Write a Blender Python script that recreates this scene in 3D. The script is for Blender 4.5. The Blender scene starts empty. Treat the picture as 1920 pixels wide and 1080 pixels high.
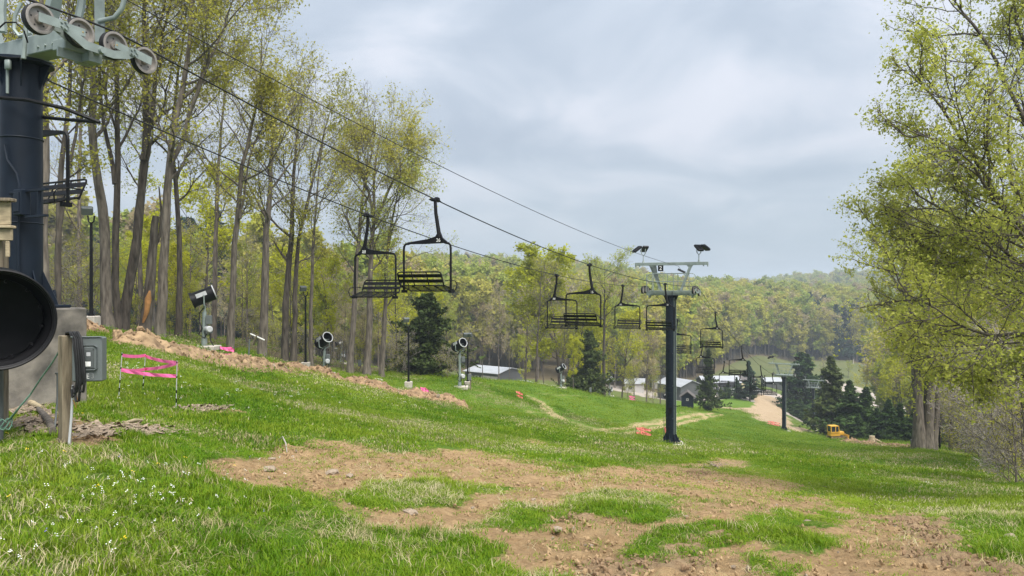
import bpy, math, random
import numpy as np
from mathutils import Vector, Matrix

# ------------------------------------------------------------------ camera, world, sun, exposure
S = bpy.context.scene
COL = S.collection
F = 1390.0                                   # focal length in photo pixels (photo is 1920 wide)
cam_d = bpy.data.cameras.new("camera")
cam_d.sensor_width = 36.0
cam_d.lens = 36.0 * F / 1920.0
cam_d.clip_start = 0.05
cam_d.clip_end = 9000.0
cam = bpy.data.objects.new("camera", cam_d)
cam.location = (0, 0, 0)
cam.rotation_euler = (math.radians(90), 0, 0)
COL.objects.link(cam)
S.camera = cam

SUN_EL, SUN_AZ = math.radians(58), math.radians(150)      # azimuth measured from +Y towards +X
world = bpy.data.worlds.new("World")
S.world = world
world.use_nodes = True
nt = world.node_tree
nt.nodes.clear()
def N(tree, typ, **kw):
    n = tree.nodes.new(typ)
    for k, v in kw.items():
        if k.startswith("i_"):
            n.inputs[k[2:].replace("_", " ")].default_value = v
        else:
            setattr(n, k, v)
    return n
out = N(nt, "ShaderNodeOutputWorld")
sky = N(nt, "ShaderNodeTexSky", sky_type="NISHITA")
sky.sun_disc = False
sky.sun_elevation = SUN_EL
sky.sun_rotation = SUN_AZ
sky.air_density = 1.0
sky.dust_density = 2.0
bg1 = N(nt, "ShaderNodeBackground")
bg1.inputs[1].default_value = 0.06
nt.links.new(sky.outputs[0], bg1.inputs[0])
tc = N(nt, "ShaderNodeTexCoord")
sep = N(nt, "ShaderNodeSeparateXYZ")
nt.links.new(tc.outputs["Generated"], sep.inputs[0])
mz = N(nt, "ShaderNodeMath", operation="MAXIMUM"); mz.inputs[1].default_value = 0.0
nt.links.new(sep.outputs[2], mz.inputs[0])
az = N(nt, "ShaderNodeMath", operation="ADD"); az.inputs[1].default_value = 0.30
nt.links.new(mz.outputs[0], az.inputs[0])
dx = N(nt, "ShaderNodeMath", operation="DIVIDE"); nt.links.new(sep.outputs[0], dx.inputs[0]); nt.links.new(az.outputs[0], dx.inputs[1])
dy = N(nt, "ShaderNodeMath", operation="DIVIDE"); nt.links.new(sep.outputs[1], dy.inputs[0]); nt.links.new(az.outputs[0], dy.inputs[1])
cmb = N(nt, "ShaderNodeCombineXYZ"); nt.links.new(dx.outputs[0], cmb.inputs[0]); nt.links.new(dy.outputs[0], cmb.inputs[1])
cmb.inputs[2].default_value = 3.7
n1 = N(nt, "ShaderNodeTexNoise"); n1.inputs["Scale"].default_value = 2.1; n1.inputs["Detail"].default_value = 8.0
n1.inputs["Roughness"].default_value = 0.48; n1.inputs["Distortion"].default_value = 0.6
nt.links.new(cmb.outputs[0], n1.inputs["Vector"])
cr = N(nt, "ShaderNodeValToRGB")
cr.color_ramp.interpolation = "B_SPLINE"
cr.color_ramp.elements[0].position = 0.36; cr.color_ramp.elements[0].color = (0.50, 0.58, 0.69, 1)
cr.color_ramp.elements[1].position = 0.62; cr.color_ramp.elements[1].color = (0.83, 0.86, 0.95, 1)
e = cr.color_ramp.elements.new(0.5); e.color = (0.64, 0.715, 0.82, 1)
nt.links.new(n1.outputs["Fac"], cr.inputs[0])
# towards the horizon the layers merge to an even blue grey
hz = N(nt, "ShaderNodeMapRange"); hz.inputs["From Min"].default_value = 0.0; hz.inputs["From Max"].default_value = 0.20
hz.inputs["To Min"].default_value = 0.85; hz.inputs["To Max"].default_value = 0.0
nt.links.new(sep.outputs[2], hz.inputs["Value"])
mixc = N(nt, "ShaderNodeMix", data_type="RGBA")
nt.links.new(hz.outputs[0], mixc.inputs["Factor"])
nt.links.new(cr.outputs[0], mixc.inputs["A"])
mixc.inputs["B"].default_value = (0.55, 0.66, 0.75, 1)
bg2 = N(nt, "ShaderNodeBackground")
# an overcast dome is brighter overhead than at the horizon
zen = N(nt, "ShaderNodeMapRange"); zen.inputs["To Min"].default_value = 0.232; zen.inputs["To Max"].default_value = 0.42
nt.links.new(sep.outputs[2], zen.inputs["Value"]); nt.links.new(zen.outputs[0], bg2.inputs[1])
nt.links.new(mixc.outputs["Result"], bg2.inputs[0])
ms = N(nt, "ShaderNodeMixShader"); ms.inputs[0].default_value = 0.96
nt.links.new(bg1.outputs[0], ms.inputs[1]); nt.links.new(bg2.outputs[0], ms.inputs[2])
nt.links.new(ms.outputs[0], out.inputs[0])

sun_d = bpy.data.lights.new("sun", "SUN")
sun_d.energy = 2.0
sun_d.angle = math.radians(45)
sun_d.color = (1.0, 0.96, 0.90)
sun = bpy.data.objects.new("sun", sun_d)
sdir = Vector((math.sin(SUN_AZ) * math.cos(SUN_EL), math.cos(SUN_AZ) * math.cos(SUN_EL), math.sin(SUN_EL)))
sun.rotation_euler = sdir.to_track_quat("Z", "Y").to_euler()
sun.location = (0, -20, 60)
COL.objects.link(sun)

S.view_settings.view_transform = "Standard"
S.view_settings.look = "None"
S.view_settings.exposure = 1.85
S.view_settings.gamma = 1.0
S.view_settings.use_curve_mapping = False
S.render.engine = "CYCLES"
S.cycles.max_bounces = 5
S.cycles.diffuse_bounces = 3
S.cycles.glossy_bounces = 2
S.cycles.transmission_bounces = 3
S.cycles.transparent_max_bounces = 4
S.cycles.volume_bounces = 0
S.cycles.use_denoising = True

rng = np.random.default_rng(11)
random.seed(5)

# ------------------------------------------------------------------ small helpers
def lin(r, g=None, b=None):
    c = (r, r, r) if g is None else (r, g, b)
    return tuple(((v / 255) / 12.92 if v / 255 <= 0.04045 else ((v / 255 + 0.055) / 1.055) ** 2.4) for v in c)

def mat(name, col, rough=0.6, metal=0.0, var=0.15, scale=6.0, bump=0.0, bscale=None, col2=None, stretch=None, spec=0.4):
    m = bpy.data.materials.new(name); m.use_nodes = True
    t = m.node_tree; b = t.nodes["Principled BSDF"]
    b.inputs["Roughness"].default_value = rough; b.inputs["Metallic"].default_value = metal
    b.inputs["Specular IOR Level"].default_value = spec
    c = N(t, "ShaderNodeTexCoord"); src = c.outputs["Object"]
    if stretch:
        mp = N(t, "ShaderNodeMapping"); mp.inputs["Scale"].default_value = stretch
        t.links.new(src, mp.inputs[0]); src = mp.outputs[0]
    n = N(t, "ShaderNodeTexNoise"); n.inputs["Scale"].default_value = scale; n.inputs["Detail"].default_value = 6
    t.links.new(src, n.inputs["Vector"])
    r = N(t, "ShaderNodeValToRGB")
    a = tuple(v * (1 - var) for v in col); z = col2 or tuple(min(1, v * (1 + var)) for v in col)
    r.color_ramp.elements[0].position = 0.3; r.color_ramp.elements[0].color = (*a, 1)
    r.color_ramp.elements[1].position = 0.7; r.color_ramp.elements[1].color = (*z, 1)
    t.links.new(n.outputs["Fac"], r.inputs[0]); t.links.new(r.outputs[0], b.inputs["Base Color"])
    if bump:
        n2 = N(t, "ShaderNodeTexNoise"); n2.inputs["Scale"].default_value = bscale or scale * 3; n2.inputs["Detail"].default_value = 5
        t.links.new(src, n2.inputs["Vector"])
        bp = N(t, "ShaderNodeBump"); bp.inputs["Strength"].default_value = bump; bp.inputs["Distance"].default_value = 0.02
        t.links.new(n2.outputs["Fac"], bp.inputs["Height"]); t.links.new(bp.outputs[0], b.inputs["Normal"])
    return m

def leaf_mat(name, c1, c2, c3, trans=0.35, rough=0.6, pscale=0.25):
    m = bpy.data.materials.new(name); m.use_nodes = True
    t = m.node_tree; t.nodes.clear()
    o = N(t, "ShaderNodeOutputMaterial")
    g = N(t, "ShaderNodeNewGeometry"); oi = N(t, "ShaderNodeObjectInfo")
    n = N(t, "ShaderNodeTexNoise"); n.inputs["Scale"].default_value = pscale; n.inputs["Detail"].default_value = 4
    t.links.new(g.outputs["Position"], n.inputs["Vector"])
    a = N(t, "ShaderNodeMath", operation="MULTIPLY_ADD"); a.inputs[1].default_value = 0.45
    t.links.new(oi.outputs["Random"], a.inputs[0])
    if "grass" in name:      # broad patches of lusher and paler turf
        nb = N(t, "ShaderNodeTexNoise"); nb.inputs["Scale"].default_value = 0.16; nb.inputs["Detail"].default_value = 5
        t.links.new(g.outputs["Position"], nb.inputs["Vector"]); nm = N(t, "ShaderNodeMath", operation="MULTIPLY_ADD"); nm.inputs[1].default_value = 1.7; nm.inputs[2].default_value = -0.72
        t.links.new(nb.outputs["Fac"], nm.inputs[0])
    w = N(t, "ShaderNodeMath", operation="MULTIPLY"); w.inputs[1].default_value = 0.5
    t.links.new(n.outputs["Fac"], w.inputs[0]); t.links.new(w.outputs[0], a.inputs[2])
    if "grass" in name:
        ws = N(t, "ShaderNodeMath", operation="ADD"); t.links.new(w.outputs[0], ws.inputs[0]); t.links.new(nm.outputs[0], ws.inputs[1]); t.links.new(ws.outputs[0], a.inputs[2])
    ri = N(t, "ShaderNodeMath", operation="MULTIPLY_ADD"); ri.inputs[1].default_value = 0.35
    t.links.new(g.outputs["Random Per Island"], ri.inputs[0]); t.links.new(a.outputs[0], ri.inputs[2])
    r = N(t, "ShaderNodeValToRGB")
    r.color_ramp.elements[0].position = 0.25; r.color_ramp.elements[0].color = (*c1, 1)
    r.color_ramp.elements[1].position = 0.95; r.color_ramp.elements[1].color = (*c3, 1)
    e = r.color_ramp.elements.new(0.6); e.color = (*c2, 1)
    t.links.new(ri.outputs[0], r.inputs[0])
    d = N(t, "ShaderNodeBsdfPrincipled"); d.inputs["Roughness"].default_value = rough; d.inputs["Specular IOR Level"].default_value = 0.25
    tr = N(t, "ShaderNodeBsdfTranslucent"); mx = N(t, "ShaderNodeMixShader"); mx.inputs[0].default_value = trans
    d.inputs["Specular IOR Level"].default_value = 0.12
    t.links.new(r.outputs[0], d.inputs["Base Color"]); t.links.new(r.outputs[0], tr.inputs[0])
    t.links.new(d.outputs[0], mx.inputs[1]); t.links.new(tr.outputs[0], mx.inputs[2]); t.links.new(mx.outputs[0], o.inputs[0])
    return m

def tag(o, label=None, cat=None, group=None, kind=None):
    if label: o["label"] = label
    if cat: o["category"] = cat
    if group: o["group"] = group
    if kind: o["kind"] = kind
    return o

WM = {}          # world matrices of empties, kept by hand (no depsgraph needed)
def empty(name, loc, rz=0.0, label=None, cat=None, group=None):
    o = bpy.data.objects.new(name, None); o.empty_display_size = 0.3
    o.location = loc; o.rotation_euler = (0, 0, rz); COL.objects.link(o)
    WM[o] = Matrix.Translation(Vector(loc)) @ Matrix.Rotation(rz, 4, "Z")
    tag(o, label, cat, group)
    return o

class MB:
    """collects shapes; build() links them as one mesh object"""
    def __init__(self): self.v = []; self.f = []; self.m = []; self.mi = 0
    def add(self, vs, fs):
        k = len(self.v); self.v += [tuple(p) for p in vs]
        self.f += [tuple(i + k for i in f) for f in fs]; self.m += [self.mi] * len(fs)
        return self
    def box(self, c, s, rot=None):
        c = Vector(c); R = rot or Matrix.Identity(3)
        vs = [c + R @ Vector((x * s[0] / 2, y * s[1] / 2, z * s[2] / 2)) for x in (-1, 1) for y in (-1, 1) for z in (-1, 1)]
        return self.add(vs, [(0, 1, 3, 2), (4, 6, 7, 5), (0, 4, 5, 1), (2, 3, 7, 6), (0, 2, 6, 4), (1, 5, 7, 3)])
    def cbox(self, c, s, ch=0.01, rot=None):
        """box with chamfered vertical and top edges"""
        c = Vector(c); R = rot or Matrix.Identity(3); hx, hy, hz = s[0] / 2, s[1] / 2, s[2] / 2
        def ring(x, y, z): return [(-x + ch, -y, z), (x - ch, -y, z), (x, -y + ch, z), (x, y - ch, z), (x - ch, y, z), (-x + ch, y, z), (-x, y - ch, z), (-x, -y + ch, z)]
        rs = [ring(hx - ch, hy - ch, -hz), ring(hx, hy, -hz + ch), ring(hx, hy, hz - ch), ring(hx - ch, hy - ch, hz)]
        vs = [c + R @ Vector(p) for r in rs for p in r]
        fs = [tuple(reversed(range(8))), tuple(range(24, 32))]
        for k in range(3):
            fs += [(k * 8 + i, k * 8 + (i + 1) % 8, k * 8 + 8 + (i + 1) % 8, k * 8 + 8 + i) for i in range(8)]
        return self.add(vs, fs)
    def tube(self, pts, r, k=8, cap=True):
        pts = [Vector(p) for p in pts]; n = len(pts)
        rs = r if isinstance(r, (list, tuple)) else [r] * n
        vs = []; u = None
        for i in range(n):
            t = (pts[min(i + 1, n - 1)] - pts[max(i - 1, 0)]).normalized()
            if u is None: u = t.cross(Vector((0, 0, 1)) if abs(t.z) < 0.9 else Vector((1, 0, 0))).normalized()
            else: u = (u - t * u.dot(t)).normalized()
            w = t.cross(u)
            vs += [pts[i] + (u * math.cos(2 * math.pi * j / k) + w * math.sin(2 * math.pi * j / k)) * rs[i] for j in range(k)]
        fs = [(i * k + j, i * k + (j + 1) % k, (i + 1) * k + (j + 1) % k, (i + 1) * k + j) for i in range(n - 1) for j in range(k)]
        if cap: fs += [tuple(reversed(range(k))), tuple(range((n - 1) * k, n * k))]
        return self.add(vs, fs)
    def lathe(self, prof, c, axis, k=24):
        """prof: (radius, height along axis)"""
        c = Vector(c); a = Vector(axis).normalized()
        u = a.cross(Vector((0, 0, 1)) if abs(a.z) < 0.9 else Vector((1, 0, 0))).normalized(); w = a.cross(u); n = len(prof)
        vs = [c + a * h + (u * math.cos(2 * math.pi * j / k) + w * math.sin(2 * math.pi * j / k)) * r for r, h in prof for j in range(k)]
        return self.add(vs, [(i * k + j, i * k + (j + 1) % k, (i + 1) * k + (j + 1) % k, (i + 1) * k + j) for i in range(n - 1) for j in range(k)])
    def prism(self, poly, d, origin=(0, 0, 0), ax=((0, 1, 0), (0, 0, 1)), nrm=(1, 0, 0)):
        o = Vector(origin); a, b, nn = Vector(ax[0]), Vector(ax[1]), Vector(nrm); n = len(poly)
        vs = [o + a * p[0] + b * p[1] for p in poly] + [o + a * p[0] + b * p[1] + nn * d for p in poly]
        fs = [tuple(range(n)), tuple(reversed(range(n, 2 * n)))] + [(i, n + i, n + (i + 1) % n, (i + 1) % n) for i in range(n)]
        return self.add(vs, fs)
    def world_to(self, root):
        M = WM[root].inverted(); self.v = [tuple(M @ Vector(p)) for p in self.v]; return self
    def mesh(self, name, mats, smooth=None):
        me = bpy.data.meshes.new(name); me.from_pydata(self.v, [], self.f)
        for mm in (mats if isinstance(mats, (list, tuple)) else [mats]): me.materials.append(mm)
        me.polygons.foreach_set("material_index", self.m)
        import bmesh
        bm = bmesh.new(); bm.from_mesh(me); bmesh.ops.recalc_face_normals(bm, faces=bm.faces); bm.to_mesh(me); bm.free()
        if smooth: me.set_sharp_from_angle(angle=math.radians(smooth)) if False else None
        if smooth:
            me.polygons.foreach_set("use_smooth", [True] * len(me.polygons))
            try: me.set_sharp_from_angle(angle=math.radians(smooth))
            except Exception: pass
        me.update(); return me
    def build(self, name, mats, parent=None, smooth=None, world=False):
        if world and parent: self.world_to(parent)
        o = bpy.data.objects.new(name, self.mesh(name, mats, smooth)); COL.objects.link(o)
        if parent: o.parent = parent
        return o

def kids(o): return [c for c in bpy.data.objects if c.parent == o]
CH = {}
def copy_tree(o, parent=None):
    c = o.copy(); COL.objects.link(c); c.parent = parent
    if o not in CH: CH[o] = kids(o)
    for k in CH[o]: copy_tree(k, c)
    return c

def arr_mesh(name, v, faces_list, mats, midx=None, smooth=True):
    """v (n,3) array; faces_list: list of (m,k) int arrays"""
    me = bpy.data.meshes.new(name)
    v = np.asarray(v, np.float32)
    me.vertices.add(len(v)); me.vertices.foreach_set("co", v.ravel())
    nl = sum(f.size for f in faces_list); npoly = sum(len(f) for f in faces_list)
    me.loops.add(nl); me.polygons.add(npoly)
    me.loops.foreach_set("vertex_index", np.concatenate([f.ravel() for f in faces_list]).astype(np.int32))
    st = []; k = 0
    for f in faces_list:
        st.append(k + np.arange(len(f)) * f.shape[1]); k += f.size
    me.polygons.foreach_set("loop_start", np.concatenate(st).astype(np.int32))
    if midx is not None: me.polygons.foreach_set("material_index", np.concatenate([np.full(len(f), i) for f, i in zip(faces_list, midx)]).astype(np.int32))
    if smooth: me.polygons.foreach_set("use_smooth", np.ones(npoly, bool))
    for m in mats: me.materials.append(m)
    me.update(calc_edges=True)
    return me

def link(name, me, parent=None, loc=None):
    o = bpy.data.objects.new(name, me); COL.objects.link(o)
    if parent: o.parent = parent
    if loc is not None: o.location = loc
    return o

def text_mesh(s, size, m, depth=0.002):
    cu = bpy.data.curves.new("lettering", "FONT"); cu.body = s; cu.size = size; cu.extrude = depth
    cu.align_x = "CENTER"; cu.align_y = "CENTER"
    o = bpy.data.objects.new("lettering", cu); COL.objects.link(o)
    me = bpy.data.meshes.new_from_object(o); me.materials.clear(); me.materials.append(m)
    bpy.data.objects.remove(o); bpy.data.curves.remove(cu)
    return me

# value noise on arrays
_perm = rng.random((256, 256))
def vnoise(x, y):
    xi = np.floor(x).astype(int); yi = np.floor(y).astype(int); fx = x - xi; fy = y - yi
    fx = fx * fx * (3 - 2 * fx); fy = fy * fy * (3 - 2 * fy)
    a = _perm[xi & 255, yi & 255]; b = _perm[(xi + 1) & 255, yi & 255]; c = _perm[xi & 255, (yi + 1) & 255]; d = _perm[(xi + 1) & 255, (yi + 1) & 255]
    return (a * (1 - fx) + b * fx) * (1 - fy) + (c * (1 - fx) + d * fx) * fy
def fbm(x, y, o=4):
    s = 0; a = 0.5; t = 0
    for i in range(o):
        s = s + a * vnoise(x * 2 ** i + 17.3 * i, y * 2 ** i + 9.1 * i); t += a; a *= 0.5
    return s / t

# ------------------------------------------------------------------ terrain
EYE = 1.65
CP = [  # photo column, row, distance in metres along the view axis
    # near field
    (0, 1000, 5.2), (480, 1060, 5.6), (960, 1080, 5.9), (1440, 1080, 6.0), (1920, 1080, 6.1), (960, 960, 8.9), (1440, 960, 9.6), (1920, 985, 9.5),
    (0, 815, 9.0), (120, 832, 7.8), (100, 765, 11.5), (480, 900, 9.0), (540, 842, 13), (700, 852, 13.5), (700, 905, 10.5), (900, 868, 14.5), (1250, 888, 17), (1250, 866, 25), (1500, 930, 15),
    (1700, 950, 15), (1900, 910, 26), (1080, 850, 20), (1500, 860, 35), (1000, 830, 26), (700, 800, 20), (400, 765, 17), (222, 742, 17), (330, 757, 17.3),
    (520, 745, 24), (700, 775, 28), (600, 722, 34), (850, 780, 36), (950, 800, 33), (0, 720, 18), (0, 650, 26),
    (250, 656, 25), (400, 672, 33), (530, 694, 40), (620, 711, 44), (760, 740, 49), (890, 766, 52), (1000, 790, 48), (1100, 806, 48), (1258, 834, 46),
    # behind the windrow, left grove
    (100, 600, 30), (205, 622, 33), (300, 632, 34), (382, 652, 36), (490, 674, 43), (608, 700, 50), (690, 708, 55), (-300, 620, 30), (-600, 640, 30), (-600, 800, 10), (-300, 790, 10),
    (100, 600, 60), (300, 622, 60), (500, 650, 65), (680, 690, 75), (100, 600, 120), (400, 640, 120), (700, 690, 120),
    # dip and crest beyond
    (862, 727, 57), (980, 749, 63), (1000, 722, 86), (1100, 738, 95), (1180, 752, 105), (1100, 775, 70), (1200, 790, 75), (840, 706, 78), (900, 714, 82), (1280, 766, 118), (1340, 776, 125), (1300, 800, 85),
    (930, 724, 130), (1100, 752, 140), (1200, 764, 140),
    # lower slope
    (1400, 822, 75), (1470, 808, 115), (1440, 790, 130), (1440, 770, 150), (1567, 824, 108), (1637, 830, 98), (1730, 843, 62), (1762, 848, 64), (1850, 866, 48), (1600, 850, 62),
    (1525, 806, 175), (1700, 830, 110), (1900, 845, 80), (2200, 900, 30), (2200, 860, 70), (2400, 1000, 10), (1900, 830, 150),
    # valley floor
    (1290, 764, 150), (1400, 752, 185), (1345, 736, 215), (1440, 738, 215), (1270, 746, 195), (930, 716, 165), (930, 705, 200), (1100, 730, 190), (1660, 752, 290), (1900, 760, 280), (1580, 775, 230),
    (1450, 700, 300), (1600, 698, 350), (1500, 672, 390), (1640, 672, 420), (1300, 690, 300), (1800, 690, 380),
    # wooded hills
    (0, 610, 200), (300, 640, 200), (600, 670, 200), (900, 690, 220), (1100, 700, 230), (900, 645, 300), (1100, 655, 310), (600, 640, 300), (0, 590, 320), (300, 600, 320),
    (900, 580, 430), (1100, 598, 430), (0, 545, 450), (500, 555, 450), (850, 550, 580), (1000, 558, 580), (1150, 568, 580), (400, 528, 600), (0, 528, 620), (900, 546, 660), (400, 524, 680), (0, 524, 700),
    (1300, 628, 430), (1450, 632, 440), (1600, 630, 470), (1300, 598, 560), (1450, 604, 560), (1600, 606, 560), (1250, 578, 700), (1350, 592, 700), (1450, 600, 700), (1600, 596, 700),
    (1550, 564, 900), (1650, 556, 900), (1440, 575, 900), (1350, 580, 950), (1600, 546, 1050), (1500, 550, 1050), (1420, 562, 1100), (1700, 541, 1080), (1900, 530, 1000), (1900, 600, 600),
    (900, 560, 1000), (400, 560, 1000), (0, 560, 1000), (1200, 575, 1000), (1600, 575, 1500), (900, 575, 1500), (0, 575, 1500), (1350, 575, 1500),
    (0, 545, 2300), (500, 545, 2300), (1000, 546, 2300), (1350, 543, 2300), (1600, 546, 2300), (2000, 546, 2300), (0, 560, 3000), (1000, 560, 3000), (2000, 560, 3000),
]
def _uv(u, d): return np.stack([u * 3.2, np.log(d)], -1)
_cp = np.array(CP, float)
_cu = (_cp[:, 0] - 960) / F; _cd = _cp[:, 2]; _cz = (540 - _cp[:, 1]) / F * _cd
_cs = (_cz + EYE) / _cd
_X = _uv(_cu, _cd)
def _k(r2): return 0.5 * r2 * np.log(r2 + 1e-12)
_n = len(_X)
_A = np.zeros((_n + 3, _n + 3))
_A[:_n, :_n] = _k(((_X[:, None] - _X[None]) ** 2).sum(-1)) + np.eye(_n) * 2e-4
_A[:_n, _n] = 1; _A[:_n, _n + 1:] = _X; _A[_n, :_n] = 1; _A[_n + 1:, :_n] = _X.T
_w = np.linalg.solve(_A, np.concatenate([_cs, [0, 0, 0]]))
def hgt(x, y):
    x = np.atleast_1d(np.asarray(x, float)); y = np.atleast_1d(np.asarray(y, float))
    d = np.clip(y, 4.2, 3000); u = np.clip(x / np.maximum(d, 4.2), -1.1, 1.1)
    q = _uv(u, d); o = np.empty(len(q))
    for i in range(0, len(q), 20000):
        c = q[i:i + 20000]
        o[i:i + 20000] = _k(((c[:, None] - _X[None]) ** 2).sum(-1)) @ _w[:_n] + _w[_n] + c @ _w[_n + 1:]
    o = np.clip(o, -0.5, 0.12)
    z = -EYE + o * np.clip(y, -12, 3000)
    # undulation that grows with distance
    z = z + (fbm(x * 0.5 + 50, y * 0.5 + 50, 3) - 0.5) * 0.16 * np.clip(d / 12, 0.5, 3) + (fbm(x * 0.03 + 90, y * 0.03 + 20, 3) - 0.5) * np.clip((d - 150) / 60, 0, 6)
    return z
def H1(x, y): return float(hgt(x, y)[0])
def W(px, py, d): return Vector(((px - 960) / F * d, d, (540 - py) / F * d))
def G(px, d, dz=0.0):
    x = (px - 960) / F * d
    return Vector((x, d, H1(x, d) + dz))
_dl = np.exp(np.linspace(np.log(4.3), np.log(1400), 900))
def hit(px, py, dmin=4.3):
    """first ground point on the line of sight through a photo pixel"""
    d = _dl[_dl >= dmin]; x = (px - 960) / F * d
    e = hgt(x, d) - (540 - py) / F * d
    i = np.argmax(e > 0) if (e > 0).any() else len(d) - 1
    if i > 0:
        t = e[i - 1] / (e[i - 1] - e[i]); dd = d[i - 1] + t * (d[i] - d[i - 1])
    else: dd = d[0]
    return G(px, dd)

def seg_d(px, py, a, b, sy=1.0):
    ax, ay = a; bx, by = b; vx, vy = bx - ax, (by - ay) * sy
    wx, wy = px - ax, (py - ay) * sy
    t = np.clip((wx * vx + wy * vy) / (vx * vx + vy * vy + 1e-9), 0, 1)
    return np.hypot(wx - t * vx, wy - t * vy)
# bare earth strokes near the viewer: photo columns/rows of the middle line, half width in rows (columns count 1/4)
DIRT = [((500, 880), (620, 862), 34), ((560, 850), (700, 862), 18), ((600, 885), (860, 868), 26), ((620, 925), (650, 930), 22), ((860, 872), (1020, 890), 24), ((800, 905), (1000, 930), 18), ((950, 940), (1120, 950), 26), ((1060, 930), (1220, 925), 14), ((1180, 960), (1300, 975), 22), ((880, 905), (1300, 925), 30), ((900, 950), (1300, 965), 26), ((720, 965), (960, 985), 18), ((1000, 1000), (1300, 1020), 34), ((1060, 1050), (1330, 1070), 30), ((470, 895), (640, 905), 18), ((1420, 945), (1580, 955), 12), ((1600, 985), (1760, 1010), 14), ((1560, 1060), (1800, 1070), 22), ((1400, 930), (1600, 975), 12), ((1300, 1000), (1420, 1050), 14), ((1500, 1040), (1640, 1050), 12), ((980, 900), (1160, 905), 26),
        ((1100, 895), (1290, 890), 20), ((1240, 900), (1420, 915), 26), ((1320, 940), (1510, 945), 16), ((1340, 872), (1360, 868), 12), ((880, 960), (1060, 930), 34), ((760, 970), (900, 985), 16), ((1010, 960), (1080, 975), 30),
        ((1290, 960), (1300, 1060), 48), ((1120, 1000), (1250, 1060), 42), ((1180, 1060), (1300, 1090), 40), ((980, 1015), (1120, 1030), 24), ((1560, 960), (1700, 970), 10), ((1640, 965), (1760, 990), 16),
        ((1720, 1000), (1790, 1000), 16), ((1500, 990), (1640, 1010), 8), ((1600, 1030), (1720, 1040), 22), ((1740, 1030), (1900, 1075), 24), ((1650, 1070), (1850, 1090), 30), ((1340, 1075), (1500, 1090), 10),
        ((120, 815), (260, 812), 12), ((40, 790), (120, 800), 12), ((340, 766), (430, 770), 4), ((1000, 830), (1012, 832), 6)]
ISLE = [((710, 925), (830, 922), 22), ((1110, 940), (1220, 946), 18), ((1360, 1000), (1450, 1000), 24), ((990, 962), (1040, 968), 12), ((900, 915), (910, 918), 8), ((1270, 1015), (1300, 1025), 16), ((940, 985), (1000, 975), 12)]
MUD = [((1180, 1060), (1300, 1050), 26), ((1320, 990), (1340, 1010), 14), ((1730, 985), (1790, 1000), 18), ((1760, 1040), (1880, 1070), 22), ((1320, 880), (1370, 868), 10), ((1060, 960), (1080, 970), 16), ((60, 800), (250, 812), 10)]
def near_field(x, y, z):
    """(bare, mud) 0..1 for ground points nearer than about 30 m"""
    d = np.maximum(y, 4.0); px = 960 + x / d * F; py = 540 - z / d * F
    jx = (fbm(x * 1.3, y * 1.3, 4) - 0.5); jy = (fbm(x * 1.3 + 31, y * 1.3 + 7, 4) - 0.5)
    px2 = px + jx * 130 * 9 / d * 1.2; py2 = py + jy * 50 * 9 / d
    def field(L):
        f = np.full(len(x), -9.0)
        for a, b, h in L: f = np.maximum(f, (h - seg_d(px2, py2, (a[0], a[1]), (b[0], b[1]), 1.0) * 1.0) / 14)
        return f
    def field4(L):
        f = np.full(len(x), -9.0)
        for a, b, h in L: f = np.maximum(f, (h - seg_d(px2 / 3, py2, (a[0] / 3, a[1]), (b[0] / 3, b[1]), 1.0)) / 12)
        return f
    bare = field4(DIRT); isle = field4(ISLE); mud = field4(MUD)
    bare = np.minimum(bare, -isle)
    near = np.clip((34 - y) / 4, 0, 1)
    bare = np.clip(bare * 0.5 + 0.5, 0, 1) * near; mud = np.clip(mud * 0.5 + 0.5, 0, 1) * near
    return bare, mud
def wline(pts, dmin=30): return [hit(p[0], p[1], p[2] if len(p) > 2 else dmin) for p in pts]
TRACKS = [(wline([(1095, 806), (1150, 809), (1210, 800), (1280, 788), (1345, 775)]), 1.1, 0.95), (wline([(1190, 800), (1250, 786), (1310, 772)]), 0.8, 0.6),
          (wline([(985, 740), (1010, 757), (1035, 778)]), 0.4, 0.8), (wline([(1000, 745), (1030, 765), (1060, 788)]), 0.4, 0.75), (wline([(1060, 770), (1120, 786), (1180, 802)]), 0.4, 0.8), (wline([(1100, 742), (1060, 740), (1000, 738)]), 0.4, 0.5),
          (wline([(1010, 775), (1060, 790), (1100, 800)]), 1.4, 0.5), (wline([(1660, 845), (1620, 870), (1580, 900)], 30), 0.3, 0.5), (wline([(1690, 850), (1660, 880)], 30), 0.3, 0.5)]
ROAD = [(wline([(1345, 765), (1390, 767), (1440, 770)], 100), 2.6), (wline([(1442, 745), (1442, 762), (1440, 778), (1450, 792), (1475, 803)], 90), 3.8), (wline([(1475, 803), (1530, 812), (1600, 826), (1700, 838), (1790, 847)], 50), 1.9)]
LOT = [((1345, 742), (1480, 742), 10), ((1180, 742), (1260, 746), 6), ((1590, 748), (1740, 752), 9), ((960, 716), (1020, 718), 5)]
LOTW = [(G(1345, 205), G(1470, 215), 9), (G(1180, 205), G(1300, 190), 8), (G(1590, 290), G(1760, 280), 20), (G(985, 150), G(1010, 185), 7), (G(1440, 215), G(1450, 190), 9)]
def pline_d(x, y, P):
    r = np.full(len(x), 1e9)
    for a, b in zip(P[:-1], P[1:]): r = np.minimum(r, seg_d(x, y, (a.x, a.y), (b.x, b.y)))
    return r
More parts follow.
